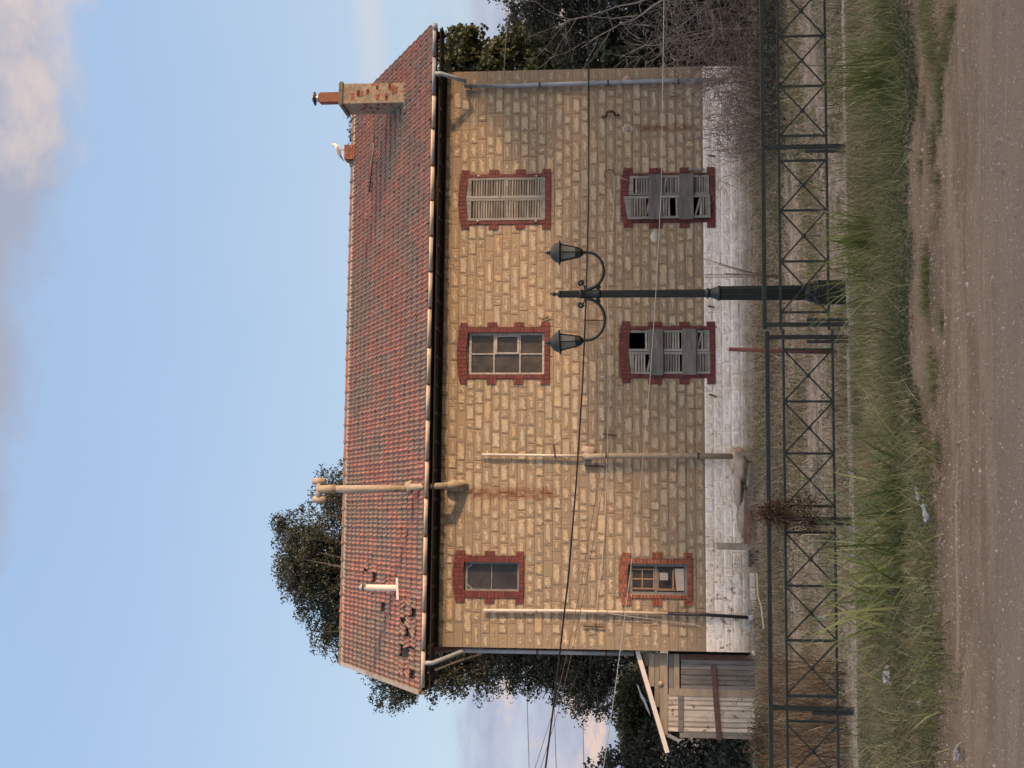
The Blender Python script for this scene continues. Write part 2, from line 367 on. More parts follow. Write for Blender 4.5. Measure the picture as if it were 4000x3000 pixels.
m_darkmetal = M('dark_rusty_sheet', (.05, .032, .03), (.08, .05, .04), 14., .5)
m_white = M('white_plastic', (.62, .58, .55), (.54, .50, .47), 5., .5)
m_black = M('black_plastic', (.012, .013, .016), (.022, .023, .027), 9., .45)
m_white_pipe = M('white_pipe', (.62, .54, .45), (.52, .45, .38), 5., .5)
m_soffit = M('dark_soffit_wood', (.011, .010, .011), (.019, .016, .016), 7., .9, stretch=(.3, 1, 1))  # near-black: the eave's shade is put into the colour, even where sunlit
m_dark = M('dark_interior', (.012, .011, .010), (.02, .018, .016), 4., .95)
m_iron = M('old_iron', (.035, .022, .017), (.07, .035, .022), 30., .8)
m_green = M('dark_green_iron_paint', (.007, .0115, .0100), (.012, .018, .0155), 7., .5, .15, 60., c3=(.03, .038, .032), t3=(.68, .78), s3=9.)
m_fence = M('weathered_green_steel', (.014, .019, .0175), (.026, .033, .029), 9., .75, .2, 80., c3=(.06, .062, .054), t3=(.58, .72), s3=14.)
m_fence_dark = M('dark_steel_plate', (.014, .02, .02), (.025, .032, .03), 9., .6)
m_rust = M('rusted_steel', (.11, .038, .025), (.16, .062, .038), 25., .85, .4, 60.)
m_conc = M('concrete', (.24, .21, .175), (.32, .28, .235), 7., .95, .6, 50., c3=(.15, .13, .10), t3=(.56, .68), s3=4.)
m_shed_grey = M('grey_shed_board', (.11, .107, .103), (.18, .175, .17), 6., .85, .4, 30., .25, stretch=(1, 1, .2), c3=(.09, .08, .07), t3=(.6, .7), s3=7.)
m_shed_white = M('flaking_white_board', (.46, .43, .375), (.32, .295, .26), 6., .8, .4, 30., .18, stretch=(1, 1, .3), c3=(.13, .11, .09), t3=(.60, .66), s3=7.)
m_shed_beige = M('beige_shed_board', (.20, .17, .13), (.27, .23, .18), 6., .85, .4, 30., .25, stretch=(.3, 1, 1))
m_brown = M('brown_paint_beam', (.062, .030, .026), (.09, .046, .038), 8., .7, .2, 40.)
m_bark = M('bark', (.06, .05, .042), (.11, .095, .08), 12., .95, .6, 30.)
m_deadwood = M('grey_dead_wood', (.16, .138, .12), (.24, .212, .19), 12., .9, var=.35)
m_redtwig = M('reddish_twigs', (.13, .082, .062), (.24, .175, .14), 5., .9, var=.5)
m_leaf = leaf_material('broad_green_leaf', (.034, .043, .030), (.066, .073, .045), (.15, .125, .07))
m_leaf_dark = leaf_material('dark_green_leaf', (.034, .045, .036), (.066, .082, .058), (.12, .125, .085))
m_leaf_fig = leaf_material('yellowish_leaf', (.040, .054, .024), (.11, .12, .045), (.28, .24, .095), trans=.3)
m_leaf_olive = leaf_material('olive_leaf', (.035, .042, .02), (.095, .09, .035), (.22, .15, .05), trans=.3)
m_grass = leaf_material('green_grass', (.065, .082, .030), (.20, .212, .08), (.43, .39, .18), .7, .3)
m_grass_dry = leaf_material('dry_grass', (.17, .125, .075), (.44, .34, .21), (.72, .60, .43), .85, .25)
m_grass_mix = leaf_material('olive_weeds', (.080, .094, .038), (.215, .23, .098), (.47, .43, .22), .8, .3)
m_reed = leaf_material('reed_leaf', (.085, .115, .038), (.25, .29, .085), (.50, .49, .18), .5, .35)
m_deadleaf = leaf_material('brown_dead_leaf', (.05, .025, .016), (.16, .08, .045), (.36, .20, .10), .8, .15)
m_litter = leaf_material('grey_litter_stalks', (.14, .11, .085), (.40, .33, .265), (.76, .66, .55), .9, .15)

# ================================================================== GROUND
xs = np.concatenate([-np.geomspace(900, 16, 16), np.arange(-14, 14.01, .16), np.geomspace(16, 900, 16)])
ys = np.concatenate([-np.geomspace(300, 3, 10), np.arange(-1, 4, .5), np.arange(4, 15, .08), np.arange(15, 34, .3), np.geomspace(36, 1500, 20)])
GX, GY = np.meshgrid(xs, ys)
n_ = len(xs); fi = (np.arange(len(ys) - 1)[:, None] * n_ + np.arange(n_ - 1)[None]).ravel()
me = np_mesh('ground', np.stack([GX.ravel(), GY.ravel(), gza(GX, GY).ravel()], 1), np.stack([fi, fi + 1, fi + n_ + 1, fi + n_], 1), m_ground, None, True)
tag(link('ground', me), kind='structure')

# ================================================================== HOUSE
HW = 12.9; EY = -.60; EZ = 7.05; RY = 4.5; RZ = 9.93; XL = -.89; XR = 13.77; HD = 9.0
house = empty('stone_house', (P0[0], P0[1], 0), TH)
tag(house, 'old two storey limestone house with red tiled roof and boarded shutters', 'house')
def rect(y0, y1, v0, v1, yl=0.):                     # photo y range, x range -> local x0,x1,z0,z1
    xa, zt = F(3000 - y1, v0, yl); xb, zb_ = F(3000 - y0, v1, yl); return [xa, xb, zb_, zt]
# openings: (tooth-outer, narrow-outer, opening) in photo pixels: y range, then x range
WIN = {
 'ru': dict(o=(660, 899, 1792, 2153), n=(678, 879), p=(692, 865, 1823, 2131), teeth=((1798, 1835), (1905, 1943), (2011, 2050), (2120, 2154))),
 'mu': dict(o=(1258, 1502, 1786, 2149), n=(1277, 1480), p=(1299, 1462, 1825, 2126), teeth=((1787, 1826), (1896, 1934), (2002, 2045), (2113, 2149))),
 'lu': dict(o=(2153, 2355, 1769, 2047), n=(2174, 2334), p=(2198, 2306, 1812, 2027), teeth=((1774, 1817), (1891, 1934), (2011, 2047))),
 'rl': dict(o=(653, 895, 2427, 2793), n=(674, 872), p=(683, 858, 2461, 2773), teeth=((2425, 2470), (2538, 2579), (2649, 2687), (2759, 2793))),
 'ml': dict(o=(1256, 1502, 2420, 2793), n=(1274, 1477), p=(1288, 1462, 2459, 2773), teeth=((2425, 2463), (2536, 2576), (2646, 2687), (2757, 2793))),
 'll': dict(o=(2158, 2365, 2420, 2705), n=(2185, 2337), p=(2205, 2321, 2455, 2683), teeth=((2423, 2466), (2542, 2588), (2669, 2705))),
}
for k, d in WIN.items():
    d['O'] = rect(*d['o']); n0 = rect(d['n'][0], d['n'][1], d['o'][2], d['o'][3]); d['N'] = n0; d['P'] = rect(*d['p'])
    um = 3000 - (d['p'][0] + d['p'][1]) / 2
    d['T'] = [(F(um, b)[1], F(um, a)[1]) for a, b in d['teeth']]

# wall core with real openings: front wall .45 thick, sides and back
wall = empty('wall', (0, 0, 0), 0, house)
mb = MB()
zs = sorted({0., 6.95} | {d['P'][2] for d in WIN.values()} | {d['P'][3] for d in WIN.values()})
for z0, z1 in zip(zs[:-1], zs[1:]):
    cuts = sorted([(d['P'][0], d['P'][1]) for d in WIN.values() if d['P'][2] < (z0 + z1) / 2 < d['P'][3]])
    x = .02
    for a, b in cuts + [(HW - .02, 0)]:
        mb.box(x, a, .014, .45, z0, z1); x = b
mb.box(.02, .45, .452, HD - .45, -.3, 6.95); mb.box(HW - .45, HW - .02, .452, HD - .45, -.3, 6.95); mb.box(.02, HW - .02, HD - .448, HD, -.3, 6.95)
mb.box(.02, HW - .02, .02, .45, -.4, -.002)
# gables
for xa in (.03, HW - .43):
    mb._add([(xa, .03, 6.952), (xa, HD, 6.952), (xa, RY, RZ - .22), (xa + .4, .03, 6.952), (xa + .4, HD, 6.952), (xa + .4, RY, RZ - .22)],
            [(0, 1, 2), (5, 4, 3), (0, 3, 4, 1), (1, 4, 5, 2), (2, 5, 3, 0)])
mb.build('wall_core', m_mortar, wall)
mb = MB(); mb.box(.46, HW - .46, 3.2, 3.3, 0, 6.9); mb.box(.46, HW - .46, .455, 3.19, 3.3, 3.42); mb.build('inner_partition', m_dark, house)

CH = .19352; Z0 = 1.043 - 6 * CH
def stain_at(x, z):
    s_ = 0.
    xa, za = F(3000 - 1930, 1835)
    for (yy, v0, v1, wd, k) in ((1925, 1830, 2200, 26, 1.), (500, 2480, 2750, 16, .85), (1590, 2690, 2745, 8, .3)):
        xc, zt = F(3000 - yy, v0); _, zb_ = F(3000 - yy, v1)
        dx = abs(x - xc) / (wd * .0057)
        if zb_ < z < zt: s_ = max(s_, k * max(0., 1 - dx * .75) * min(1., (z - zb_) / .3))
    return min(1., s_ * 1.25)
def add_stone(mb, x0, x1, z0, z1, rnd, flat, white, nx=6, nz=4, to=None):
    """rock-faced block: drafted margin and a rough raised middle; to maps (x, depth, z)"""
    to = to or (lambda x, y, z: (x, y, z))
    gx = [0, .10] + [.10 + .8 * (i + 1) / (nx - 2) for i in range(nx - 3)] + [.90, 1]; gzz = [0, .16, .5, .84, 1] if nz == 4 else [0, .5, 1]
    vs = []; ef = []; st = []
    jj = .004
    for j, b in enumerate(gzz):
        for i, a in enumerate(gx):
            x = x0 + (x1 - x0) * a; z = z0 + (z1 - z0) * b
            e = min(min(a, 1 - a) * (x1 - x0), min(b, 1 - b) * (z1 - z0)) / .085
            e = min(1., e)
            inner = 0 < i < len(gx) - 1 and 0 < j < len(gzz) - 1
            y = -random.uniform(.002, .014) * (0.25 if flat else 1.) if inner else -.001
            if inner: x += random.uniform(-.012, .012); z += random.uniform(-.010, .010)
            else: x += random.uniform(-jj, jj) * (0 if i in (0, len(gx) - 1) else 1)
            vs.append(to(x, y, z)); ef.append(e * (.62 if flat else 1.)); st.append(stain_at(x, z) if white >= 0 else 0.)
    nxx = len(gx); fs = []
    for j in range(len(gzz) - 1):
        for i in range(nxx - 1): fs.append((j * nxx + i, j * nxx + i + 1, (j + 1) * nxx + i + 1, (j + 1) * nxx + i))
    ring = [i for i in range(nxx)] + [j * nxx + nxx - 1 for j in range(1, len(gzz))] + [(len(gzz) - 1) * nxx + i for i in range(nxx - 2, -1, -1)] + [j * nxx for j in range(len(gzz) - 2, 0, -1)]
    b0 = len(vs)
    for r_ in ring:
        j, i = divmod(r_, nxx); x = x0 + (x1 - x0) * gx[i]; z = z0 + (z1 - z0) * gzz[j]
        vs.append(to(x, .021, z)); ef.append(0.); st.append(0.)
    L = len(ring)
    for k in range(L): fs.append((ring[(k + 1) % L], ring[k], b0 + k, b0 + (k + 1) % L))
    mb._add(vs, fs, False, ef=ef, rnd=rnd, white=max(white, 0), stain=st)

stones = []; J = .007
for ci in range(37):
    za = Z0 + ci * CH; zb_ = za + CH
    if zb_ < -.06: continue
    z1 = min(zb_, 6.93)
    segs = [(0., HW, za, z1)]
    for d in WIN.values():
        x0, x1, zz0, zz1 = d['N']; new = []
        for (a, b, c0, c1) in segs:
            if zz1 <= c0 + .02 or zz0 >= c1 - .02 or x1 <= a or x0 >= b: new.append((a, b, c0, c1)); continue
            if x0 > a: new.append((a, x0, c0, c1))
            if zz0 - c0 > .05: new.append((x0, x1, c0, zz0))
            if c1 - zz1 > .05: new.append((x0, x1, zz1, c1))
            if x1 < b: new.append((x1, b, c0, c1))
        segs = new
    for (a, b, c0, c1) in segs:
        x = a; lst = []
        if a == 0.: w_ = .52 if ci % 2 else .30; lst.append((0., w_, True)); x = w_
        end = b
        if b == HW: w_ = .30 if ci % 2 else .50; lst.append((HW - w_, HW, True)); end = HW - w_
        while x < end - .01:
            w_ = random.choice((.18, .24, .28, .32, .36, .40, .46, .52)) + random.uniform(-.03, .03)
            if end - (x + w_) < .15: w_ = end - x
            if w_ > .62: w_ *= .5
            lst.append((x, x + w_, False)); x += w_
        for s0, s1, fl in lst: stones.append((s0 + J / 2, s1 - J / 2, c0 + J / 2, c1 - J / 2, fl, ci < 6))
stones.sort(key=lambda s_: -(s_[1] - s_[0]) * (s_[3] - s_[2]))
rest = MB()
for i, (a, b, c0, c1, fl, wh) in enumerate(stones):
    whv = 1. if wh else 0.
    flat_ = fl or random.random() < .10
    if i < 300:
        q = MB(); add_stone(q, a, b, c0, c1, random.random(), flat_, whv)
        q.build('stone', m_stone, wall, ((a + b) / 2, 0, (c0 + c1) / 2))
    else: add_stone(rest, a, b, c0, c1, random.random(), flat_, whv)
rest_o = rest.build('stone_masonry', m_stone, wall); rest_o['kind'] = 'stuff'
for side in (0, 1):                                  # end walls: coarser blocks, same courses
    q = MB()
    for ci in range(37):
        za = Z0 + ci * CH
        if za + CH < 0: continue
        y = .03 if ci % 2 else .3
        while y < HD - .1:
            w_ = random.uniform(.3, .55); y2 = min(y + w_, HD)
            to = (lambda x, yy, z: (.02 + yy, HD - x, z)) if side == 0 else (lambda x, yy, z: (HW - .02 - yy, x, z))
            ya, yb = (HD - y2, HD - y) if side == 0 else (y, y2)
            add_stone(q, ya + J / 2, yb - J / 2, za + J / 2, min(za + CH, 6.93) - J / 2, random.random(), False, -1, 4, 2, to); y = y2
    q.build('side_masonry', m_stone, wall)['kind'] = 'stuff'

# brick surrounds
def surround(key, indiv, mat, mmat, painted=True):
    d = WIN[key]; O, N_, P, T = d['O'], d['N'], d['P'], d['T']
    px = (P[0] + P[1]) / 2; hw = (O[1] - O[0]) / 2
    base = MB()
    rise = .085
    def arc(x, z): return z - rise * ((x - px) / hw) ** 2
    yb = .13; yf = -.030
    # recessed bed: jambs (with teeth), sill band
    base.box(N_[0] + .01, P[0] - .004, yf + .012, yb, N_[2] + .01, P[3] - .02); base.box(P[1] + .004, N_[1] - .01, yf + .012, yb, N_[2] + .01, P[3] - .02)
    base.box(P[0] - .004, P[1] + .004, yf + .012, yb, N_[2] + .012, P[2] - .006)
    sr = base.build('brick_surround', mmat, house)
    bl = []
    jn = .008 if painted else .012
    jj = .075
    z = P[2]
    def tooth(z_): return any(a - .02 < z_ < b for a, b in T)
    zt = T[0][0] + .0
    while z < zt - .02:
        z2 = min(z + jj, zt)
        tt = tooth((z + z2) / 2)
        xl = O[0] if tt else N_[0]; xr = O[1] if tt else N_[1]
        for a, b in ((xl, P[0]), (P[1], xr)):
            if tt and b - a > .13:
                mid = N_[0] + .0 if a == xl else N_[1]
                bl.append([(a, mid - jn / 2 if a == xl else b, 0), z, z2, (a, mid), (mid, b)])
            else: bl.append([None, z, z2, (a, b)])
        z = z2
    boxes = []
    for e in bl:
        for (a, b) in e[3:]:
            if b - a > .03: boxes.append(('b', a + jn / 2, b - jn / 2, e[1] + jn / 2, e[2] - jn / 2))
    # sill course
    ns = 13; xs_ = np.linspace(O[0], O[1], ns + 1)
    for a, b in zip(xs_[:-1], xs_[1:]): boxes.append(('b', a + jn / 2, b - jn / 2, O[2] + jn / 2, P[2] - jn / 2))
    # header: fan of voussoirs, two bricks high, alternately split
    nv = 15 if hw > .6 else 12
    hx = []
    for i in range(nv):
        t0 = -1 + 2 * i / nv; t1 = -1 + 2 * (i + 1) / nv
        w0 = hw * .97; w1 = hw
        ztop = lambda t: arc(px + hw * t, O[3] + .025); zbot = lambda t: arc(px + hw * t, P[3] + .02) if abs(t) < (P[1] - P[0]) / 2 / hw else T[0][0]
        lv = [0, .5, 1] if i % 2 else [0, .30, .78, 1]
        for l0, l1 in zip(lv[:-1], lv[1:]):
            g0, g1 = jn / 2 / .2, jn / 2 / .2
            def pt(t, l, e, yy):
                xx = px + (w0 + (w1 - w0) * l) * t + e; zz_ = zbot(t) * (1 - l) + ztop(t) * l; return (xx, yy, zz_)
            hx.append([pt(t0, l0 + g0, jn / 2, yf), pt(t1, l0 + g0, -jn / 2, yf), pt(t1, l0 + g0, -jn / 2, yb), pt(t0, l0 + g0, jn / 2, yb),
                       pt(t0, l1 - g1, jn / 2, yf), pt(t1, l1 - g1, -jn / 2, yf), pt(t1, l1 - g1, -jn / 2, yb), pt(t0, l1 - g1, jn / 2, yb)])
    q = MB(); 
    hb = [(px + hw * t * .985, 0, zz_) for t, zz_ in []]
    pieces = []
    for _, a, b, c0, c1 in boxes:
        e = random.uniform(-.004, .004)
        pieces.append([(a, yf + e, c0), (b, yf + e, c0), (b, yb, c0), (a, yb, c0), (a, yf + e, c1), (b, yf + e, c1), (b, yb, c1), (a, yb, c1)])
    pieces += hx
    for pc in pieces:
        if indiv:
            s_ = MB(); s_.hexa(pc, rnd=random.random()); ctr = sum((Vector(v) for v in pc), Vector()) / 8
            s_.build('brick', mat, sr, ctr)
        else: q.hexa(pc, rnd=random.random())
    # bed behind the header
    hb = MB(); K = 12; vs = []
    for i in range(K + 1):
        t = -1 + 2 * i / K; x = px + hw * .985 * t
        zb0 = (arc(x, P[3] + .03) if abs(t) < (P[1] - P[0]) / 2 / hw else T[0][0] + .01)
        vs += [(x, yf + .012, zb0), (x, yb - .004, zb0), (x, yb - .004, arc(x, O[3] + .015)), (x, yf + .012, arc(x, O[3] + .015))]
    fs = [(i * 4 + k, i * 4 + (k + 1) % 4, i * 4 + 4 + (k + 1) % 4, i * 4 + 4 + k) for i in range(K) for k in range(4)]
    hb._add(vs, fs); hb.build('header_bed', mmat, sr)
    if not indiv: q.build('brickwork', mat, sr)['kind'] = 'stuff'
for k in WIN: surround(k, k in ('rl', 'ml'), m_brick if k == 'll' else m_red, m_limemortar if k == 'll' else m_redmortar, k != 'll')

# shutters
slat_me = {}
def slat(w_):
    k = round(w_, 3)
    if k not in slat_me:
        q = MB(); q.hexa([(-k / 2, -.024, -.022), (k / 2, -.024, -.022), (k / 2, .012, .019), (-k / 2, .012, .019), (-k / 2, -.029, -.015), (k / 2, -.029, -.015), (k / 2, .004, .027), (-k / 2, .004, .027)])
        slat_me[k] = [q.mesh('slat', m_slat) for _ in range(1)]
        for v in range(5):
            q.a = {'rnd': [v / 4.] * 8}; slat_me[k].append(q.mesh('slat', m_slat))
    return random.choice(slat_me[k][1:])
def leaf(x0, x1, z0, z1, arc_hi, arc_lo, flip, rails, broken=(), missing=(), y=-.005, tilt=0., droop=0., label=None):
    """one louvred shutter leaf; arc top higher at the meeting edge"""
    cx = (x0 + x1) / 2; w_ = x1 - x0; h = z1 - z0
    e = empty('shutter', (cx, y, z0), 0, house); e.rotation_euler = (0, tilt, 0)
    if label: e['label'] = label
    q = MB(); st = .055; rr = random.random
    zl, zr = (arc_hi, arc_lo) if flip else (arc_lo, arc_hi)
    def top(x): return h - (zl + (zr - zl) * (x + w_ / 2) / w_)
    for a, b in ((-w_ / 2, -w_ / 2 + st), (w_ / 2 - st, w_ / 2)):
        q.hexa([(a, -.03, 0), (b, -.03, 0), (b, .012, 0), (a, .012, 0), (a, -.03, top(a)), (b, -.03, top(b)), (b, .012, top(b)), (a, .012, top(a))], rnd=rr())
    rl = [(0, .075)] + [(r_ - .03, r_ + .03) for r_ in rails]
    a, b = -w_ / 2 + st + .001, w_ / 2 - st - .001
    for r0, r1 in rl: q.box(a, b, -.027, .010, r0, r1, rnd=rr())
    if 'top' not in broken:
        q.hexa([(a, -.027, min(top(a), top(b)) - .078), (b, -.027, min(top(a), top(b)) - .078), (b, .01, min(top(a), top(b)) - .078), (a, .01, min(top(a), top(b)) - .078), (a, -.027, top(a)), (b, -.027, top(b)), (b, .01, top(b)), (a, .01, top(a))], rnd=rr())
    q.build('shutter_frame', m_shutter, e)
    z = .096; i = 0; zt = min(top(a), top(b)) - .088
    while z < zt:
        if not any(r0 - .026 < z < r1 + .016 for r0, r1 in rl) and i not in missing and not ('top' in broken and z > zt - .22):
            rot = (0, random.gauss(0, .008) + (random.uniform(.1, .3) if i in broken else 0), 0)
            link('slat', slat(b - a), e, (random.gauss(0, .001), -.008, z + random.gauss(0, .002)), rot)
        z += .058 if h > 1 else .058; i += 1
    # hinges
    for hz in (.25, h - .35):
        xe = (w_ / 2 if flip is False else -w_ / 2)
    return e
d = WIN['ru']; P = d['P']; mx = F(3000 - 776, 1950)[0]
leaf(P[0] + .01, mx - .004, P[2] + .004, P[3] + .015, .0, .045, False, [.86], label='left louvred shutter with a few loose slats')
leaf(mx + .004, P[1] - .006, P[2] + .004, P[3] + .015, .0, .045, True, [.86])
d = WIN['rl']; P = d['P']; mx = F(3000 - 763, 2600)[0]
leaf(P[0] + .01, mx - .01, P[2] + .0, P[3] + .17, .03, .12, False, [.62, 1.16], broken=(3, 9, 22), missing=(4, 12, 13), y=-.055, tilt=-.012, label='sagging left shutter leaf with missing slats')
leaf(mx + .0, P[1] - .006, P[2] + .02, P[3] + .03, .0, .03, True, [.62, 1.16], broken=(15,))
d = WIN['ml']; P = d['P']; mx = F(3000 - 1374, 2600)[0]
leaf(P[0] + .004, mx - .005, P[2] + .0, P[3] + .02, .0, .05, False, [.58, 1.13], broken=(20, 21), missing=(22,))
leaf(mx + .006, P[1] - .01, P[2] + .01, P[3] + .02, .0, .05, True, [.58, 1.13], broken=('top', 2), label='right shutter leaf with its top broken out')
def plank(y0, y1, v0, v1, yl, mat=m_board, name='nailed_board', tilt=0.):
    r_ = rect(y0, y1, v0, v1, yl); q = MB()
    c_ = ((r_[0] + r_[1]) / 2, yl, (r_[2] + r_[3]) / 2)
    q.box(r_[0], r_[1], yl - .012, yl + .012, r_[2], r_[3], rnd=random.random()); o = q.build(name, mat, house, c_); o.rotation_euler = (0, tilt, 0); return o
plank(680, 857, 2533, 2579, -.100, tilt=.01); plank(678, 857, 2653, 2708, -.100)
plank(1285, 1466, 2536, 2590, -.062, tilt=-.008); plank(1284, 1464, 2665, 2719, -.062, tilt=.006)
plank(630, 667, 0, 0, -.05) if False else None
# shutter iron: hinge plates and hold-back catches
def fitting(y_, v_, yl=-.04, w_=.05, h_=.03, mat=m_iron):
    x, z = F(3000 - y_, v_, yl); q = MB(); q.box(x - w_ / 2, x + w_ / 2, yl - .015, yl + .02, z - h_ / 2, z + h_ / 2); q.tube([(x, yl - .02, z - .03), (x, yl - .02, z + .03)], .009, 6)
    q.build('shutter_hinge', mat, house, (x, yl, z))
for y_, v_ in ((688, 1869), (688, 2096), (864, 1866), (864, 2093)): fitting(y_, v_, -.04, mat=m_gutter)
for y_, v_ in ((681, 2498), (681, 2733), (860, 2500), (860, 2737), (1286, 2504), (1286, 2741), (1464, 2500), (1464, 2735)): fitting(y_, v_, -.06)

# glazed windows
def glazed(key, cols, rows, fmat, gmat, yl=.10, fw_=.05, mw=.028, chamfer=False):
    P = WIN[key]['P']; x0, x1, z0, z1 = P; z1 -= .015; cx, cz = (x0 + x1) / 2, (z0 + z1) / 2
    wn = empty('window', (cx, yl, z0), 0, house)
    def L(a): return a
    q = MB()
    q.box(x0 - cx, x0 + fw_ - cx, -.025, .03, 0, z1 - z0); q.box(x1 - fw_ - cx, x1 - cx, -.025, .03, 0, z1 - z0)
    q.box(x0 + fw_ - cx, x1 - fw_ - cx, -.022, .028, 0, fw_); q.box(x0 + fw_ - cx, x1 - fw_ - cx, -.022, .028, z1 - z0 - fw_ - .02, z1 - z0)
    if chamfer:
        for s_ in (-1, 1): q.bar((s_ * (x1 - cx - fw_ - .09), -.004, z1 - z0 - fw_ - .02), (s_ * (x1 - cx - fw_), -.004, z1 - z0 - fw_ - .12), .03, .035)
    q.build('window_frame', fmat, wn)
    xx = [x0 + fw_ - cx] + [a for a in cols] + [x1 - fw_ - cx]; zz_ = [fw_] + [r_ for r_ in rows] + [z1 - z0 - fw_ - .02]
    for a in cols:
        q = MB(); q.box(a - mw / 2, a + mw / 2, -.018, .02, fw_, z1 - z0 - fw_); q.build('mullion', fmat, wn)
    for r_ in rows:
        q = MB(); q.box(xx[0], xx[-1], -.020, .024, r_ - mw / 2, r_ + mw / 2); q.build('glazing_bar', fmat, wn)
    for i in range(len(xx) - 1):
        for j in range(len(zz_) - 1):
            q = MB(); q.box(xx[i] - .003, xx[i + 1] + .003, .004, .008, zz_[j] - .003, zz_[j + 1] + .003)
            o = q.build('pane', gmat, wn, ((xx[i] + xx[i + 1]) / 2, .006, (zz_[j] + zz_[j + 1]) / 2)); o.rotation_euler = (random.uniform(-.01, .01), 0, random.uniform(-.01, .01))
    return wn, z0, cx
wn, z0, cx = glazed('mu', [.0], [.54, 1.12], m_frame, m_glass, fw_=.045)
q = MB(); zz1 = .56; P = WIN['mu']['P']
hw_ = (P[1] - P[0]) / 2 - .05
for a, b, c0, c1 in ((-.0, hw_, .56, .6), (0, hw_, 1.05, 1.10), (hw_ - .035, hw_, .6, 1.05), (.0, .035, .6, 1.05)): q.box(a, b, -.036, -.024, c0, c1)
q.build('small_sash', m_frame, wn)
wn, z0, cx = glazed('lu', [], [.60], m_frame_grey, m_glass_dark, fw_=.035, mw=.02, chamfer=True)
wn, z0, cx = glazed('ll', [], [.66], m_frame_grey, m_glass_dark, fw_=.05, mw=.05)
q = MB()
for a, b, c0, c1 in ((-.22, -.19, .72, 1.2), (.19, .22, .72, 1.2), (-.015, .015, .72, 1.2), (-.19, -.015, .94, .965), (.015, .19, .94, .965), (-.22, .22, .69, .72), (-.24, -.2, .25, .63), (-.2, .2, .6, .63), (-.2, .2, .27, .31)): q.box(a, b, .004 - .012, .001, c0, c1)
q.build('inner_sash', m_frame_brown, wn)
m_paper = M('stained_paper', (.36, .35, .33), (.28, .27, .26), 12., .9); m_card = M('pale_cardboard', (.50, .42, .37), (.42, .35, .31), 8., .9)
q = MB(); q.box(-.02, .14, -.014, -.010, .40, .58); q.build('paper_sheet', m_paper, wn)
q = MB(); q.hexa([(-.24, -.02, .06), (.23, -.02, .06), (.23, -.008, .06), (-.24, -.008, .06), (-.24, -.045, .22), (.23, -.016, .26), (.23, -.008, .26), (-.24, -.008, .22)]); q.build('folded_cardboard', m_card, wn)
q = MB(); q._add([(-.10, -.012, .34), (.0, -.012, .36), (.02, -.012, .46), (-.06, -.012, .52), (-.12, -.012, .44)], [(0, 1, 2, 3, 4)]); q.build('broken_pane_dark_patch', m_dark, wn)  # flat near-black patch paints the dark room behind the broken pane

# roof
SL = math.hypot(RY - EY, RZ - EZ); su = ((RY - EY) / SL, (RZ - EZ) / SL)    # upslope direction (y, z)
def roofpt(x, s_, h=0.): return (x, EY + su[0] * s_ - su[1] * h, EZ + su[1] * s_ + su[0] * h)
roof = empty('roof', (0, 0, 0), 0, house)
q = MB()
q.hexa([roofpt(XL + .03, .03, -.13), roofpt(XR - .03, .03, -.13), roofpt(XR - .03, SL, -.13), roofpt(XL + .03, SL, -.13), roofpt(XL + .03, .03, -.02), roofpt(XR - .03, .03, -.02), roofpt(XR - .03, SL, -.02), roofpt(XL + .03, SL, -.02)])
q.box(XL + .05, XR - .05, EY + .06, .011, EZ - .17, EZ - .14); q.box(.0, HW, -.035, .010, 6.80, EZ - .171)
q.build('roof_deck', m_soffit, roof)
q = MB(); BY = 2 * RY - EY
q.hexa([(XL, RY, RZ - .14), (XR, RY, RZ - .14), (XR, BY, EZ - .14), (XL, BY, EZ - .14), (XL, RY + .001, RZ), (XR, RY + .001, RZ), (XR, BY, EZ), (XL, BY, EZ)])
q.build('rear_roof_slope', m_tile, roof)
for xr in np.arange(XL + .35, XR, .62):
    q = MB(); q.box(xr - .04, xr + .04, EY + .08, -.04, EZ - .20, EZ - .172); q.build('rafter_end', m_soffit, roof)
TW = .214; ROWS = 17; RH = SL / ROWS
prof = [(0, .034), (.09, .030), (.17, .010), (.28, .003), (.40, .006), (.46, .026), (.54, .026), (.60, .006), (.72, .003), (.84, .008), (.93, .026), (1., .036)]
NC = int((XR - XL) / TW); TW = (XR - XL) / NC
def tile_shape(mb, cx, s0, rnd, rot=0., lift=0., shift=(0, 0), ln=1.):
    vs = []; val = []
    for (l, hh) in ((0., .034), (1., .004)):
        for u, h in prof:
            a = (u - .5) * TW * 1.03; b = l * RH * 1.13 * ln
            a2 = a * math.cos(rot) - b * math.sin(rot); b2 = a * math.sin(rot) + b * math.cos(rot)
            vs.append(roofpt(cx + a2 + shift[0], s0 + b2 + shift[1], h + hh + lift)); val.append(1. if .15 < u < .42 or .58 < u < .86 else 0.)
    n = len(prof)
    for u, h in prof:
        a = (u - .5) * TW * 1.03
        vs.append(roofpt(cx + a * math.cos(rot) + shift[0], s0 + a * math.sin(rot) + shift[1], -.008 + h * .75 + lift)); val.append(.3)
    fs = [(i, i + 1, n + i + 1, n + i) for i in range(n - 1)] + [(2 * n + i, 2 * n + i + 1, i + 1, i) for i in range(n - 1)]
    fs += [(0, n, 2 * n), (n - 1, 3 * n - 1, 2 * n - 1)]
    mb._add(vs, fs, False, rnd=rnd, valley=[v * .75 for v in val])
rest = MB(); cnt = 0
lowx0 = F(3000 - 2640, 1580, 0)[0]
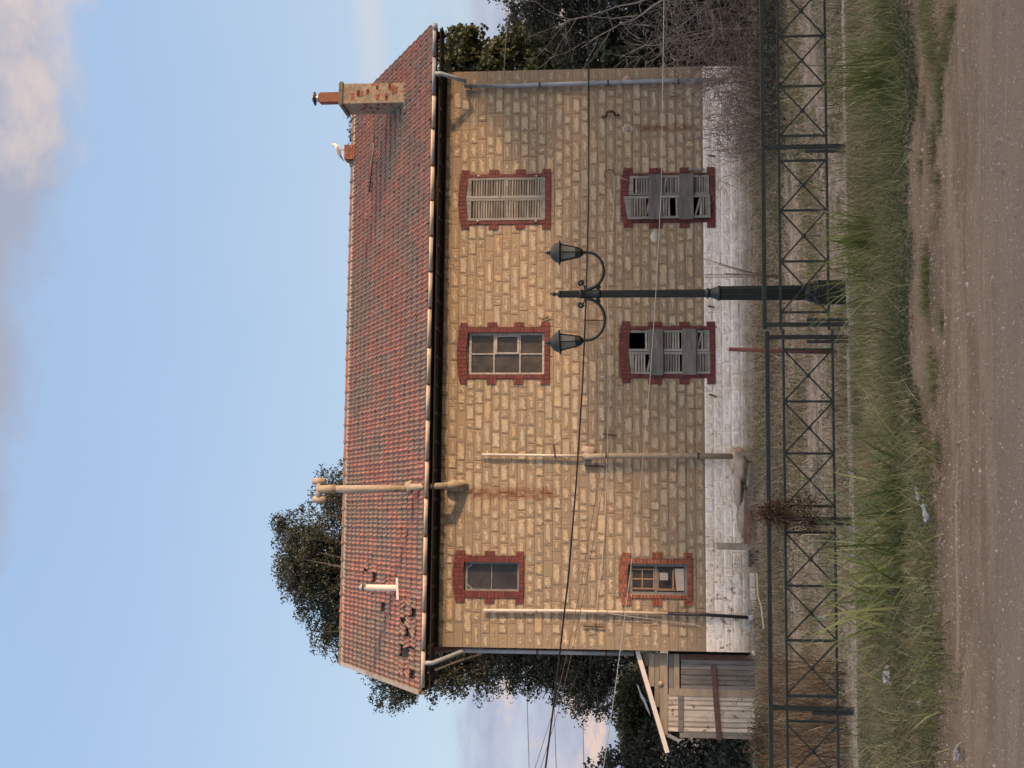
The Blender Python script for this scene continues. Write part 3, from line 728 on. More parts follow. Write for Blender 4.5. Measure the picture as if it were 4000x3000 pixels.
for r_ in range(ROWS):
    for c_ in range(NC):
        cx = XL + (c_ + .5) * TW; s0 = r_ * RH
        rot = random.gauss(0, .012); lift = abs(random.gauss(0, .003)); sh = (random.gauss(0, .004), random.gauss(0, .010))
        xb = cx - XL
        damage = (1 <= r_ <= 3 and .3 < xb < 1.9) or (6 <= r_ <= 11 and 1.4 + (r_ - 6) * .12 < xb < 2.6 and random.random() < .42)
        if damage:
            if random.random() < .30: continue
            rot = random.gauss(0, .15); lift = random.uniform(0, .025); sh = (random.gauss(0, .02), random.gauss(-.02, .05))
        rn = random.random()
        if cnt < 300 and r_ < 5:
            q = MB(); tile_shape(q, cx, s0, rn, rot, lift, sh); q.build('roof_tile', m_tile, roof, roofpt(cx, s0)); cnt += 1
        else: tile_shape(rest, cx, s0, rn, rot, lift, sh)
rest.build('roof_tiling', m_tile, roof)['kind'] = 'stuff'
# ridge tiles
for i in range(34):
    x = XL + (i + .5) * (XR - XL) / 34; L_ = (XR - XL) / 34
    if 28.4 < i < 28.6: continue
    q = MB(); vs = []; n = 7
    for (xx, rr) in ((-L_ / 2 - .02, .105), (-L_ / 2 + .035, .105), (-L_ / 2 + .036, .09), (L_ / 2, .082)):
        for k in range(n):
            an = math.pi * k / (n - 1); vs.append((x + xx, RY + math.cos(an) * rr * 1.25, RZ + .0 + math.sin(an) * rr))
    fs = [(a * n + k, a * n + k + 1, (a + 1) * n + k + 1, (a + 1) * n + k) for a in range(3) for k in range(n - 1)] + [tuple(range(n))]
    q._add(vs, fs, False, rnd=random.random(), valley=.1)
    o = q.build('ridge_tile', m_tile, roof, (x, RY, RZ)); o.rotation_euler = (0, random.gauss(0, .008), random.gauss(0, .01))
q = MB(); q.hexa([(XL, RY - .16, RZ - .07), (XR, RY - .16, RZ - .07), (XR, RY + .16, RZ - .07), (XL, RY + .16, RZ - .07), (XL, RY - .10, RZ + .012), (XR, RY - .10, RZ + .012), (XR, RY + .1, RZ + .012), (XL, RY + .1, RZ + .012)])
q.build('ridge_mortar', m_cement, roof)
# verge boards on the left, under-board on the right
q = MB()
for a, b, mt_ in ((0., .62, m_conc), (.62, 1., m_white)):
    q = MB(); q.hexa([roofpt(XL - .06, SL * a, -.12), roofpt(XL + .0, SL * a, -.12), roofpt(XL + .0, SL * b, -.12), roofpt(XL - .06, SL * b, -.12), roofpt(XL - .06, SL * a, .075), roofpt(XL + .04, SL * a, .085), roofpt(XL + .04, SL * b, .085), roofpt(XL - .06, SL * b, .075)])
    q.build('verge_board', M('verge_sheet', (.36, .34, .33), (.27, .25, .24), 8., .8) if mt_ is m_white else m_conc, roof)
q = MB(); q.hexa([(XL - .06, RY + .01, RZ - .16), (XL, RY + .01, RZ - .16), (XL, BY, EZ - .16), (XL - .06, BY, EZ - .16), (XL - .06, RY + .01, RZ + .05), (XL, RY + .01, RZ + .05), (XL, BY, EZ + .05), (XL - .06, BY, EZ + .05)]); q.build('verge_board', m_conc, roof)
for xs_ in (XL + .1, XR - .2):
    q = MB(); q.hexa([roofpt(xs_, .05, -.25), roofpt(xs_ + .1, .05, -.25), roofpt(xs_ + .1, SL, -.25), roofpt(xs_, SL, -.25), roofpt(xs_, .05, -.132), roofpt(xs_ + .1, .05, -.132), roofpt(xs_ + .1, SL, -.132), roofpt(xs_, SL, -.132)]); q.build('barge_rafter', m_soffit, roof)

# gutter
gut = empty('gutter', (0, 0, 0), 0, house); GYc = EY - .055; gzc = lambda x: 7.015 - .0012 * x
def half_pipe(mb, x0, x1, r, y, z0, z1, n=9, th=.006):
    vs = []
    for x, z in ((x0, z0), (x1, z1)):
        for rr in (r, r - th):
            for k in range(n):
                an = math.pi + math.pi * k / (n - 1); vs.append((x, y + rr * math.cos(an), z + rr * math.sin(an) * 1.12))
    fs = []
    for k in range(n - 1):
        fs += [(k, k + 1, 2 * n + k + 1, 2 * n + k), (n + k + 1, n + k, 3 * n + k, 3 * n + k + 1), (k + 1, k, n + k, n + k + 1), (2 * n + k, 2 * n + k + 1, 3 * n + k + 1, 3 * n + k)]
    fs += [(0, 2 * n, 3 * n, n), (n - 1, 2 * n - 1, 4 * n - 1, 3 * n - 1)]
    mb._add(vs, fs, True)
jx = [F(3000 - y_, 1670, GYc)[0] for y_ in (98, 222, 372, 503, 648, 783, 922, 1061, 1203, 1356, 1500, 1637, 1798, 1942, 2092, 2240, 2386, 2537, 2686)]
for a, b in zip(jx[:-1], jx[1:]):
    q = MB(); dz = random.uniform(-.006, .006); half_pipe(q, b, a + .01, .068, GYc, gzc(b) + .035 + dz, gzc(a) + .035 + dz); q.build('gutter_length', m_gutter if a < 12.3 else m_bluepipe, gut)
    q = MB(); half_pipe(q, a - .02, a + .012, .078, GYc, gzc(a) + .035, gzc(a) + .035, th=.016); q.build('gutter_bracket', m_strap, gut)
q = MB(); half_pipe(q, jx[0] - .12, jx[0] + .02, .082, GYc, gzc(13) + .035, gzc(13) + .035, th=.08); q.build('gutter_end_cap', m_bluepipe, gut)

def L3(y_, v_, yl): x, z = F(3000 - y_, v_, yl); return (x, yl, z)
def pipe(name, pts, r, mat, straps=(), caps=(), n=10, parent=None, smat=None):
    e = empty(name, pts[-1], 0, parent or house); o_ = Vector(pts[-1])
    q = MB(); q.tube([Vector(p) - o_ for p in pts], r, n); q.build('pipe_length', mat, e)
    for p in straps:
        p = Vector(p); q = MB(); q.tube([p - o_ + Vector((0, 0, -.018)), p - o_ + Vector((0, 0, .018))], (r if not hasattr(r, '__len__') else max(r)) * 1.18, n)
        q.box(p.x - o_.x - .01, p.x - o_.x + .01, p.y - o_.y, .0 - o_.y, p.z - o_.z - .012, p.z - o_.z + .012); q.build('pipe_strap', smat or m_strap, e)
    return e
pipe('downpipe', [(F(3000 - 287, 1712, GYc)[0], GYc, 6.99), (F(3000 - 287, 1740, GYc)[0], GYc, 6.86), (F(3000 - 320, 1790, -.35)[0] + .02, -.35, F(0, 1780, -.35)[1]), L3(336, 1815, -.1), L3(335, 2000, -.1), L3(325, 2300, -.1), L3(316, 2588, -.1), L3(312, 2830, -.1)],
     .050, m_bluepipe, [L3(337, 1839, -.1), L3(331, 2108, -.1), L3(323, 2375, -.1), L3(316, 2650, -.1)])
pipe('downpipe', [(-.28, GYc, 6.99), (-.28, GYc + .02, 6.83), (-.16, -.2, F(0, 1765, 0)[1]), (-.09, .12, F(0, 1800)[1]), (-.085, .14, 6.2), (-.085, .14, 4.0), (-.085, .14, F(0, 2476)[1])], .048, m_bluepipe,
     [(-.085, .14, F(0, 2092)[1]), (-.085, .14, F(0, 2366)[1])], smat=m_strap)
pipe('wall_pipe', [L3(1775, 1883, -.09), L3(1779, 2150, -.09), L3(1781, 2285, -.10)], .026, m_white_pipe, [L3(1779, 2168, -.09)])
pipe('soil_pipe', [L3(1784, 2280, -.16), L3(1780, 2400, -.16), L3(1780, 2650, -.16), L3(1783, 2860, -.16)], .062, m_cement, [L3(1780, 2368, -.16), L3(1780, 2728, -.16)])
pe = pipe('wall_pipe', [L3(2384, 1888, -.08), L3(2386, 2200, -.08), L3(2397, 2612, -.08)], .034, m_white_pipe, [L3(2387, 2095, -.08), L3(2389, 2190, -.08), L3(2391, 2370, -.08), L3(2392, 2434, -.08)], smat=m_cement)
pe['label'] = 'white upper length of the wall pipe near the left corner'
pipe('wall_pipe', [L3(2397, 2608, -.082), L3(2401, 2750, -.082), L3(2412, 2925, -.082)], .037, m_black)['label'] = 'black lower length of the same pipe'
q = MB(); p = Vector(L3(2413, 2926, -.082)); q.lathe([(.05, 0), (.058, .02), (.058, .10), (.045, .12)], tuple(p - Vector((0, 0, .11))), 12); q.build('pipe_socket', m_white, house)
# cement collar and spatters where the soil pipe starts
def blob(name, c_, r_, mat, parent, seed=0, n=10):
    q = MB(); rr = random.Random(seed); vs = []
    for j in range(n):
        ph = math.pi * j / (n - 1)
        for k in range(n + 2):
            an = 2 * math.pi * k / (n + 2); k_ = rr.uniform(.86, 1.14)
            vs.append((c_[0] + r_[0] * math.sin(ph) * math.cos(an) * k_, c_[1] + r_[1] * math.sin(ph) * math.sin(an) * k_, c_[2] + r_[2] * math.cos(ph) * k_))
    N2 = n + 2; fs = [(j * N2 + k, j * N2 + (k + 1) % N2, (j + 1) * N2 + (k + 1) % N2, (j + 1) * N2 + k)[::-1] for j in range(n - 1) for k in range(N2)]
    q._add(vs, fs, True); return q.build(name, mat, parent, c_)
c_ = L3(1783, 2290, -.06); blob('cement_patch', c_, (.08, .04, .11), m_cement, house, 3); blob('cement_patch', L3(1760, 2300, -.01), (.10, .03, .16), m_limemortar, house, 4)
q = MB(); a = rect(1766, 1803, 2868, 2906); q.box(a[0], a[1], -.28, -.02, a[2] - .25, a[3]); q.build('pipe_footing', m_conc, house)
blob('cement_patch', L3(1798, 2880, -.08), (.30, .16, .20), m_limemortar, house, 9)
# H-cowl flue pipe rising out of the wall through the eave
fl = empty('flue_pipe', L3(1905, 1800, -.25), 0, house); fo = Vector(L3(1905, 1800, -.25)); fy = -.45
def FP(y_, v_, yl): return Vector(L3(y_, v_, yl)) - fo
# depth where the pipe leaves the roof
q = MB(); yr_ = .15
q.tube([FP(1896, 1815, -.05), FP(1897, 1770, -.30), FP(1897, 1735, -.45)], .075, 12); q.build('pipe_elbow', m_cement, fl)
q = MB(); q.tube([FP(1897, 1745, -.46), FP(1903, 1600, -.46)], .068, 12); q.build('pipe_length', m_cement, fl)
q = MB(); q.tube([FP(1909, 1592, -.38), FP(1909, 1450, -.38), FP(1910, 1290, -.38)], .078, 12); q.build('pipe_length', m_cement, fl)
q = MB(); q.tube([FP(1910, 1312, -.38), FP(1910, 1278, -.38), FP(1910, 1244, -.38)], [.092, .092, .088], 12); q.build('pipe_collar', m_cement, fl)
q = MB(); q.tube([FP(1878, 1246, -.38), FP(1954, 1246, -.38)], .062, 12); q.build('cowl_arm', m_cement, fl)
for yy in (1880, 1952):
    q = MB(); q.tube([FP(yy, 1222, -.38), FP(yy, 1272, -.38)], [.070, .074], 12); q.build('cowl_stub', m_cement, fl)
blob('cement_collar', tuple(FP(1905, 1598, -.34)), (.16, .14, .10), m_cement, fl, 5)
blob('cement_collar', tuple(FP(1897, 1770, -.10)), (.13, .10, .17), m_cement, fl, 6); blob('cement_collar', tuple(FP(1897, 1803, -.04)), (.13, .08, .14), m_cement, fl, 8)

# white vent with cone cap on the roof
def roof_hit(U, V):                                  # where the sight line meets the roof plane
    lo, hi = EY, RY
    for _ in range(40):
        mid = (lo + hi) / 2; x, z = F(U, V, mid)
        if z > EZ + (mid - EY) * su[1] / su[0]: lo = mid
        else: hi = mid
    return x, mid, z
vx, vy, vz = roof_hit(3000 - 2297, 1556)
ve = empty('roof_vent', (vx, vy, vz), 0, house)
zt = F(3000 - 2297, 1430, vy)[1] - vz
q = MB(); q.lathe([(.078, -.1), (.078, .02), (.072, .03), (.072, zt - .02), (.066, zt)], n=16); q.build('vent_tube', m_white_pipe, ve)
q = MB(); q.lathe([(.10, zt + .08), (.10, zt + .09), (.01, zt + .19)], n=16)
for an in (0, 2.1, 4.2): q.tube([(.055 * math.cos(an), .055 * math.sin(an), zt - .05), (.055 * math.cos(an), .055 * math.sin(an), zt + .085)], .006, 5)
q.build('cone_cap', m_zinc, ve)
a = roof_hit(3000 - 2342, 1567); b = roof_hit(3000 - 2257, 1564)
q = MB(); q.bar((a[0], a[1] - .05, a[2] + .07), (b[0], b[1] - .05, b[2] + .07), .03, .055); q.build('white_strip', m_white, roof)
# loose pole lying on the tiles
a = roof_hit(3000 - 752, 1457); b = roof_hit(3000 - 560, 1476); c_ = roof_hit(3000 - 478, 1479)
pole = MB(); o_ = H2W(b[0], b[1] - .04, b[2] + .09)
q = MB(); A, B, C_ = [H2W(p[0], p[1] - .04, p[2] + .09) - o_ for p in (a, b, c_)]
q.tube([A, B], .022, 8)
pr = q.build('iron_pole', m_darkmetal); pr.location = o_
tag(pr, 'dark iron pole lying across the roof tiles below the ridge', 'pole')
q = MB(); q.tube([B, C_], .012, 6); q.build('thin_rod', m_strap, pr)

# chimney
cx0, cyl, czb = roof_hit(3000 - 362, 1588)
xa = F(3000 - 401, 1480, cyl)[0]; xb = F(3000 - 325, 1480, cyl)[0]; zt = F(3000 - 360, 1340, cyl)[1]; dp = .82
ch = empty('chimney', ((xa + xb) / 2, cyl, czb), 0, house); ox, oz = (xa + xb) / 2, czb; hw_ = (xb - xa) / 2
q = MB(); n = 8; H_ = zt - oz
# shaft, slightly uneven
vs = []
for j in range(7):
    z = -.15 + (H_ + .15) * j / 6
    for (sx_, sy_) in ((-1, 0), (-.3, 0), (.35, 0), (1, 0), (1, .5), (1, 1), (0, 1), (-1, 1), (-1, .5)):
        vs.append((sx_ * hw_ + random.uniform(-.006, .006), sy_ * dp + random.uniform(-.006, .006), z))
fs = [(j * 9 + k, j * 9 + (k + 1) % 9, (j + 1) * 9 + (k + 1) % 9, (j + 1) * 9 + k) for j in range(6) for k in range(9)] + [tuple(range(54, 63))]
q._add(vs, fs); q.build('chimney_shaft', m_render, ch)
for i in range(26):                                  # bricks showing through the fallen render, front and left side
    z = random.uniform(.25, H_ - .25); z = round(z / .075) * .075
    if i % 3: x = random.uniform(-hw_ + .05, hw_ - .12); q = MB(); q.box(x, x + random.uniform(.07, .16), -.010, .03, z, z + .06, rnd=random.random())
    else: y = random.uniform(.05, dp - .2); q = MB(); q.box(-hw_ - .010, -hw_ + .03, y, y + random.uniform(.08, .18), z, z + .06, rnd=random.random())
    q.build('brick', m_brick, ch)
q = MB()
q.box(-hw_ - .045, hw_ + .045, -.045, dp + .045, H_ + .001, H_ + .075); q.box(-hw_ - .02, hw_ + .02, -.02, dp + .02, H_ + .076, H_ + .10)
q.build('chimney_cap', m_soot, ch)
q = MB(); q._add([(-hw_ - .16, -.12, -.12), (hw_ + .12, -.12, -.12), (hw_ + .12, dp, .32), (-hw_ - .16, dp, .32), (-hw_ - .01, -.012, .06), (hw_ + .01, -.012, .06), (hw_ + .01, dp, .55), (-hw_ - .01, dp, .55)],
    [(3, 2, 1, 0), (0, 1, 5, 4), (1, 2, 6, 5), (2, 3, 7, 6), (3, 0, 4, 7), (4, 5, 6, 7)]); q.build('mortar_flashing', m_soot, ch)
px_, pzt = F(3000 - 385, 1247, cyl + .25); pz0 = H_ + .10; ph_ = pzt - oz
pw = .115
q = MB()
for s_ in range(1):
    q.box(px_ - ox - pw, px_ - ox + pw, .14, .14 + 2 * pw, pz0 + .001, ph_ - .03); q.box(px_ - ox - pw + .02, px_ - ox + pw - .02, .16, .12 + 2 * pw, ph_ - .029, ph_)
q.build('chimney_pot', m_terracotta, ch)
cc_ = (px_ - ox, .14 + pw, 0)
q = MB(); q.lathe([(.07, ph_ + .001), (.085, ph_ + .02), (.07, ph_ + .04), (.08, ph_ + .06), (.06, ph_ + .085)], cc_, 14); q.build('cowl_neck', m_zinc, ch)
q = MB(); q.lathe([(.168, ph_ + .10), (.170, ph_ + .108), (.01, ph_ + .175)], cc_, 20, smooth=False); q.lathe([(.03, ph_ + .08), (.16, ph_ + .098)], cc_, 20); q.build('cowl_hood', m_darkmetal, ch)
q = MB(); q.lathe([(.09, ph_ + .146), (.0, ph_ + .19)], cc_, 16); q.build('cowl_tip', m_zinc, ch)
# slate sliver poking up behind chimney
a = roof_hit(3000 - 330, 1480)
q = MB(); p1 = F(3000 - 291, 1503, 2.9); p2 = F(3000 - 325, 1476, 2.9); q.bar((p1[0], 2.9, p1[1]), (p2[0], 2.9, p2[1]), .02, .05, up=(0, 1, 0)); q.build('loose_slate', m_soffit, roof)
# brick stump on ridge
sxa, sz0 = F(3000 - 622, 1392, RY - .15); sxb, sz1 = F(3000 - 566, 1346, RY - .15)
stp = empty('brick_stump', ((sxa + sxb) / 2, RY, RZ - .05), 0, house); hw_ = (sxb - sxa) / 2; hh = sz1 - RZ + .05
nrow = 5; bh = hh / nrow
for r_ in range(nrow):
    for j, yy in enumerate((-.20, .0)):
        x = -hw_ + (0 if r_ % 2 else -.06)
        while x < hw_ - .04:
            x2 = min(x + (.17 if x > -hw_ else .11), hw_); q = MB(); q.box(max(x, -hw_) + .004, x2 - .004, yy + .004 + random.uniform(-.008, .008), yy + .19, r_ * bh + .003, (r_ + 1) * bh - .003, rnd=random.random()); q.build('brick', m_terracotta, stp); x = x2
q = MB(); q.box(-hw_ - .12, -hw_ + .01, -.12, .1, 0, hh * .55); q.build('broken_mortar', m_soot, stp)

# ironwork fixed on the wall
def iron(pts, r=.012, name='iron_bracket', mat=m_iron, flatb=None):
    P_ = [Vector(L3(y_, v_, yl)) for y_, v_, yl in pts]; c_ = sum(P_, Vector()) / len(P_); q = MB()
    if flatb:
        for a, b in zip(P_[:-1], P_[1:]): q.bar(a, b, flatb, .02, up=(0, 1, 0))
    else: q.tube(P_, r, 6)
    return q.build(name, mat, house, c_)
iron([(458, 2350, -.04), (452, 2370, -.04), (438, 2372, -.10), (434, 2385, -.12), (438, 2398, -.10), (451, 2402, -.04), (448, 2420, -.04)], flatb=.045)
iron([(696, 2366, -.02), (690, 2362, -.08), (672, 2364, -.10), (662, 2378, -.10), (664, 2394, -.08), (680, 2402, -.06), (690, 2403, -.02)], r=.010, name='iron_loop')
iron([(688, 2402, -.06), (697, 2430, -.08), (705, 2455, -.06)], .006, 'hanging_wire', m_white)
for (y_, v_) in ((609, 2780), (1198, 2778)):
    iron([(y_ - 2, v_ - 14, -.06), (y_ + 2, v_ + 14, -.06)], flatb=.03, name='wall_anchor'); iron([(y_, v_, .0), (y_, v_, -.06)], .012, 'wall_anchor')
iron([(1540, 2771, -.03), (1550, 2800, -.03)], flatb=.03, name='wall_anchor')
iron([(1695, 2355, -.05), (1702, 2408, -.05)], flatb=.03, name='wall_anchor'); iron([(1735, 2163, -.05), (1785, 2168, -.06)], flatb=.028, name='wall_anchor')
iron([(1819, 2283, -.05), (1822, 2360, -.05)], flatb=.03, name='wall_anchor'); iron([(2446, 2280, -.05), (2450, 2362, -.05)], flatb=.03, name='wall_anchor')
iron([(2436, 2325, -.05), (2450, 2328, -.05)], flatb=.03, name='wall_anchor'); iron([(1251, 2288, -.05), (1252, 2362, -.05)], flatb=.02, name='wall_anchor')
iron([(1235, 2145, -.05), (1250, 2118, -.05)], flatb=.025, name='wall_anchor'); iron([(705, 2690, -.1), (667, 2690, -.1)], flatb=.01, name='wall_anchor') if False else None
blob('lime_patch', L3(503, 2452, -.006), (.13, .012, .13), m_limemortar, house, 12); blob('lime_patch', L3(503, 2452, -.01), (.075, .02, .07), m_conc, house, 13)
blob('lime_patch', L3(925, 2555, .0), (.14, .022, .08), M('fresh_lime', (.52, .50, .46), (.44, .42, .38), 9., .9), house, 14)
blob('lime_patch', L3(310, 2450, -.005), (.10, .02, .10), m_limemortar, house, 15)
q = MB(); a = rect(658, 666, 2688, 2752, -.04); q.box(a[0], a[1], -.05, -.03, a[2], a[3]); q.build('grey_board_strip', m_frame_grey, house)
# wire along the wall
def catenary(a, b, sag, n=10):
    a = Vector(a); b = Vector(b); return [a.lerp(b, t / n) - Vector((0, 0, sag * 4 * (t / n) * (1 - t / n))) for t in range(n + 1)]
def cable(pts, r, mat, label, group=None, n=5):
    P_ = [Vector(p) for p in pts]; c_ = P_[len(P_) // 2]; q = MB(); q.tube([p - c_ for p in P_], r, n, cap=False); o = q.build('cable', mat); o.location = c_
    tag(o, label, 'cable', group); return o
m_wire = M('black_cable', (.005, .005, .006), (.008, .008, .008), 3., .95); m_wire_w = M('pale_cable', (.38, .37, .34), (.44, .43, .40), 3., .6); m_wire_g = M('grey_cable', (.045, .043, .042), (.06, .057, .055), 3., .9)
def wl(y_, v_, yl): p = L3(y_, v_, yl); return H2W(p[0], yl, p[2])
cable([wl(690, 2402, -.06), wl(750, 2400, -.07), wl(950, 2389, -.09), wl(1160, 2371, -.12), wl(1300, 2381, -.08), wl(1500, 2383, -.08), wl(1800, 2370, -.22), wl(2000, 2365, -.08), wl(2200, 2352, -.08), wl(2330, 2334, -.06), wl(2385, 2331, -.14), wl(2400, 2400, -.12), wl(2420, 2560, -.05), wl(2445, 2740, -.05)], .0065, m_wire_w, 'thin pale wire strung along the stone wall between the window rows')
SP = lambda y_, v_, Y: onplane(3000 - y_, v_, Y, 0.)
cable([SP(-400, 2296, 21.5), SP(0, 2299, 21), SP(750, 2300, 19.8), SP(1150, 2290, 19), SP(1500, 2276, 18.3), SP(1900, 2250, 17.6), SP(2250, 2221, 17), SP(2700, 2170, 16.2), SP(3000, 2131, 15.6), SP(3700, 2030, 14.8)], .013, m_wire, 'thick black overhead cable crossing in front of the house behind the lamp')
cable([SP(-400, 2592, 12.1), SP(0, 2594, 12), SP(750, 2583, 11.9), SP(1150, 2562, 11.9), SP(1500, 2538, 11.8), SP(1900, 2502, 11.8), SP(2250, 2461, 11.7), SP(2700, 2402, 11.6), SP(3000, 2357, 11.6), SP(3700, 2240, 11.5)], .0035, m_wire_w, 'pale cable passing in front of the lamp post')
cable([SP(1650, 2370, 24.5), SP(1900, 2335, 24.2), SP(2277, 2271, 23.8), SP(2544, 2217, 23.3), SP(2760, 2167, 22.8), SP(3000, 2090, 22.3), SP(3700, 1860, 21)], .0055, m_wire_g, 'thin grey cable rising leftward past the left corner, highest of the grey pair', 'grey cables past the left corner')
cable([SP(1700, 2390, 24.5), SP(2277, 2290, 24), SP(2560, 2232, 23.4), SP(2780, 2180, 22.8), SP(3000, 2112, 22.4), SP(3700, 1900, 21)], .0055, m_wire_g, 'thin grey cable rising leftward past the left corner, lower of the grey pair', 'grey cables past the left corner')
for k, (va, vb) in enumerate(((2060, 2067), (2165, 2173), (2276, 2281))):
    cable([SP(2300, va - 4, 75), SP(2760, va, 70), SP(3000, vb, 68), SP(3900, vb + 22, 64)], .02, m_wire_g, ('uppermost', 'middle', 'lowest')[k] + ' of three distant wires against the cloudy sky left of the house', 'distant wires')
cable([SP(290, 2050, 33), SP(147, 2058, 30), SP(0, 2074, 28), SP(-600, 2150, 22)], .014, m_wire, 'black cable in the sky above the dark tree right of the house')
cable([wl(282, 1968, .02), SP(140, 1978, 26), SP(0, 1988, 25), SP(-600, 2030, 21)], .006, m_wire_w, 'thin pale wire leaving the right corner of the house across the leafy tree')
cable([wl(262, 2600, -.12), SP(300, 2660, 26), SP(330, 2720, 25.6), SP(300, 2820, 25)], .008, m_wire, 'slack black wire hanging at the right corner of the house') if False else None

# ================================================================== SHED at the left corner
SY = .25
shed = empty('wooden_shed', H2W(-.9, SY), TH)
tag(shed, 'small leaning shed of grey and white boards against the left corner of the house', 'shed')
def sr(y0, y1, v0, v1, yl=SY): a = rect(y0, y1, v0, v1, yl); return a[0] + .9, a[1] + .9, a[2], a[3]
def sbox(name, y0, y1, v0, v1, d0, d1, mat, tilt=0.):
    a = sr(y0, y1, v0, v1); q = MB(); q.box(a[0], a[1], d0, d1, a[2], a[3], rnd=random.random()); o = q.build(name, mat, shed, ((a[0] + a[1]) / 2, d0, (a[2] + a[3]) / 2)); o.rotation_euler = (0, tilt, 0); return o
A = sr(2548, 2875, 2500, 2990)
q = MB(); q.box(A[0], A[1], .06, 2.2, -.1, sr(0, 1, 2612, 2613)[3]); q.build('shed_body', m_soffit, shed)
# boards above the door, lengths cut by the sloping roof
for v0, v1, y1 in ((2503, 2533, 2600), (2534, 2556, 2680), (2557, 2576, 2760), (2577, 2606, 2868)): sbox('wall_board', 2552, y1, v0, v1 - 1.5, -.02, .02, m_shed_beige)
sbox('lintel_board', 2552, 2868, 2577, 2607, -.045, -.021, m_shed_beige)
sbox('wall_board', 2554, 2700, 2612, 2630, -.02, .02, m_shed_grey); sbox('wall_board', 2554, 2700, 2632, 2653, -.025, .02, m_shed_beige)
ys_ = [2577, 2596, 2616, 2638, 2657, 2676, 2694]
for a, b in zip(ys_[:-1], ys_[1:]): sbox('door_board', a + .8, b - .8, 2660, 2968, -.03, .0, m_shed_grey, random.gauss(0, .002))
sbox('post', 2696, 2716, 2612, 2968, -.035, .03, m_shed_beige)
ys_ = [2719, 2738, 2757, 2775, 2803, 2822, 2841, 2857]
for a, b in zip(ys_[:-1], ys_[1:]): sbox('wall_board', a + .8, b - .8, 2609, 2968, -.02, .0, m_shed_white, random.gauss(0, .002))
sbox('batten', 2719, 2857, 2649, 2669, -.045, -.021, m_shed_grey)
sbox('door_frame', 2560, 2576, 2658, 2972, -.04, .01, m_brown)
a = sr(2600, 2887, 2778, 2812); q = MB(); q.hexa([(a[0], -.09, a[2] - .02), (a[1], -.09, a[2] + .10), (a[1], -.05, a[2] + .10), (a[0], -.05, a[2] - .02), (a[0], -.09, a[2] + .09), (a[1], -.09, a[2] + .20), (a[1], -.05, a[2] + .20), (a[0], -.05, a[2] + .09)]); q.build('brown_beam', m_brown, shed)
sbox('corner_board', 2862, 2880, 2655, 2968, -.03, .03, m_shed_grey); sbox('base_rail', 2560, 2880, 2970, 2985, -.03, .02, m_brown)
p1 = L3(2868, 2603, SY); p2 = L3(2893, 2655, SY); q = MB(); q.bar((p1[0] + .9, -.02, p1[2]), (p2[0] + .9, -.05, p2[2]), .07, .02, up=(0, 1, 0)); q.build('bent_gutter_piece', m_frame_grey, shed)
p1 = L3(2542, 2489, SY - .1); p2 = L3(2940, 2607, SY - .1)
q = MB(); q.bar((p1[0] + .9, -.10, p1[2]), (p2[0] + .9, -.10, p2[2]), .095, .03, up=(0, 1, 0)); q.build('white_fascia_board', m_white, shed)
q = MB(); q.hexa([(p2[0] + .9, -.08, p2[2] + .0), (p1[0] + .9, -.08, p1[2] + .0), (p1[0] + .9, 2.3, p1[2] + .0), (p2[0] + .9, 2.3, p2[2] + .0), (p2[0] + .9, -.08, p2[2] + .075), (p1[0] + .9, -.08, p1[2] + .075), (p1[0] + .9, 2.3, p1[2] + .075), (p2[0] + .9, 2.3, p2[2] + .075)]); q.build('shed_roof', m_soffit, shed)
q = MB(); vs = []
for i in range(6):
    for j in range(4): x = p1[0] + .9 - .75 - i * .14; vs.append((x, .0 + j * .3, p1[2] + (p2[2] - p1[2]) * (x - p1[0] - .9) / (p2[0] - p1[0]) + .10 + (.16 - .02 * i) * (1 if j in (1, 2) else .5) + random.uniform(-.02, .02)))
q._add(vs, [(i * 4 + j, i * 4 + j + 1, i * 4 + j + 5, i * 4 + j + 4) for i in range(5) for j in range(3)], True)
so = q.build('tarpaulin', m_paper); so.location = H2W(-.9, SY); so.rotation_euler = (0, 0, TH); tag(so, 'pale crumpled sheet lying on the shed roof', 'tarpaulin')
p1 = L3(2671, 2581, SY - .07); q = MB(); q.tube([(p1[0] + .9, -.075, p1[2]), (p1[0] + .9, -.045, p1[2])], .055, 14); q.build('round_vent', m_cement, shed)

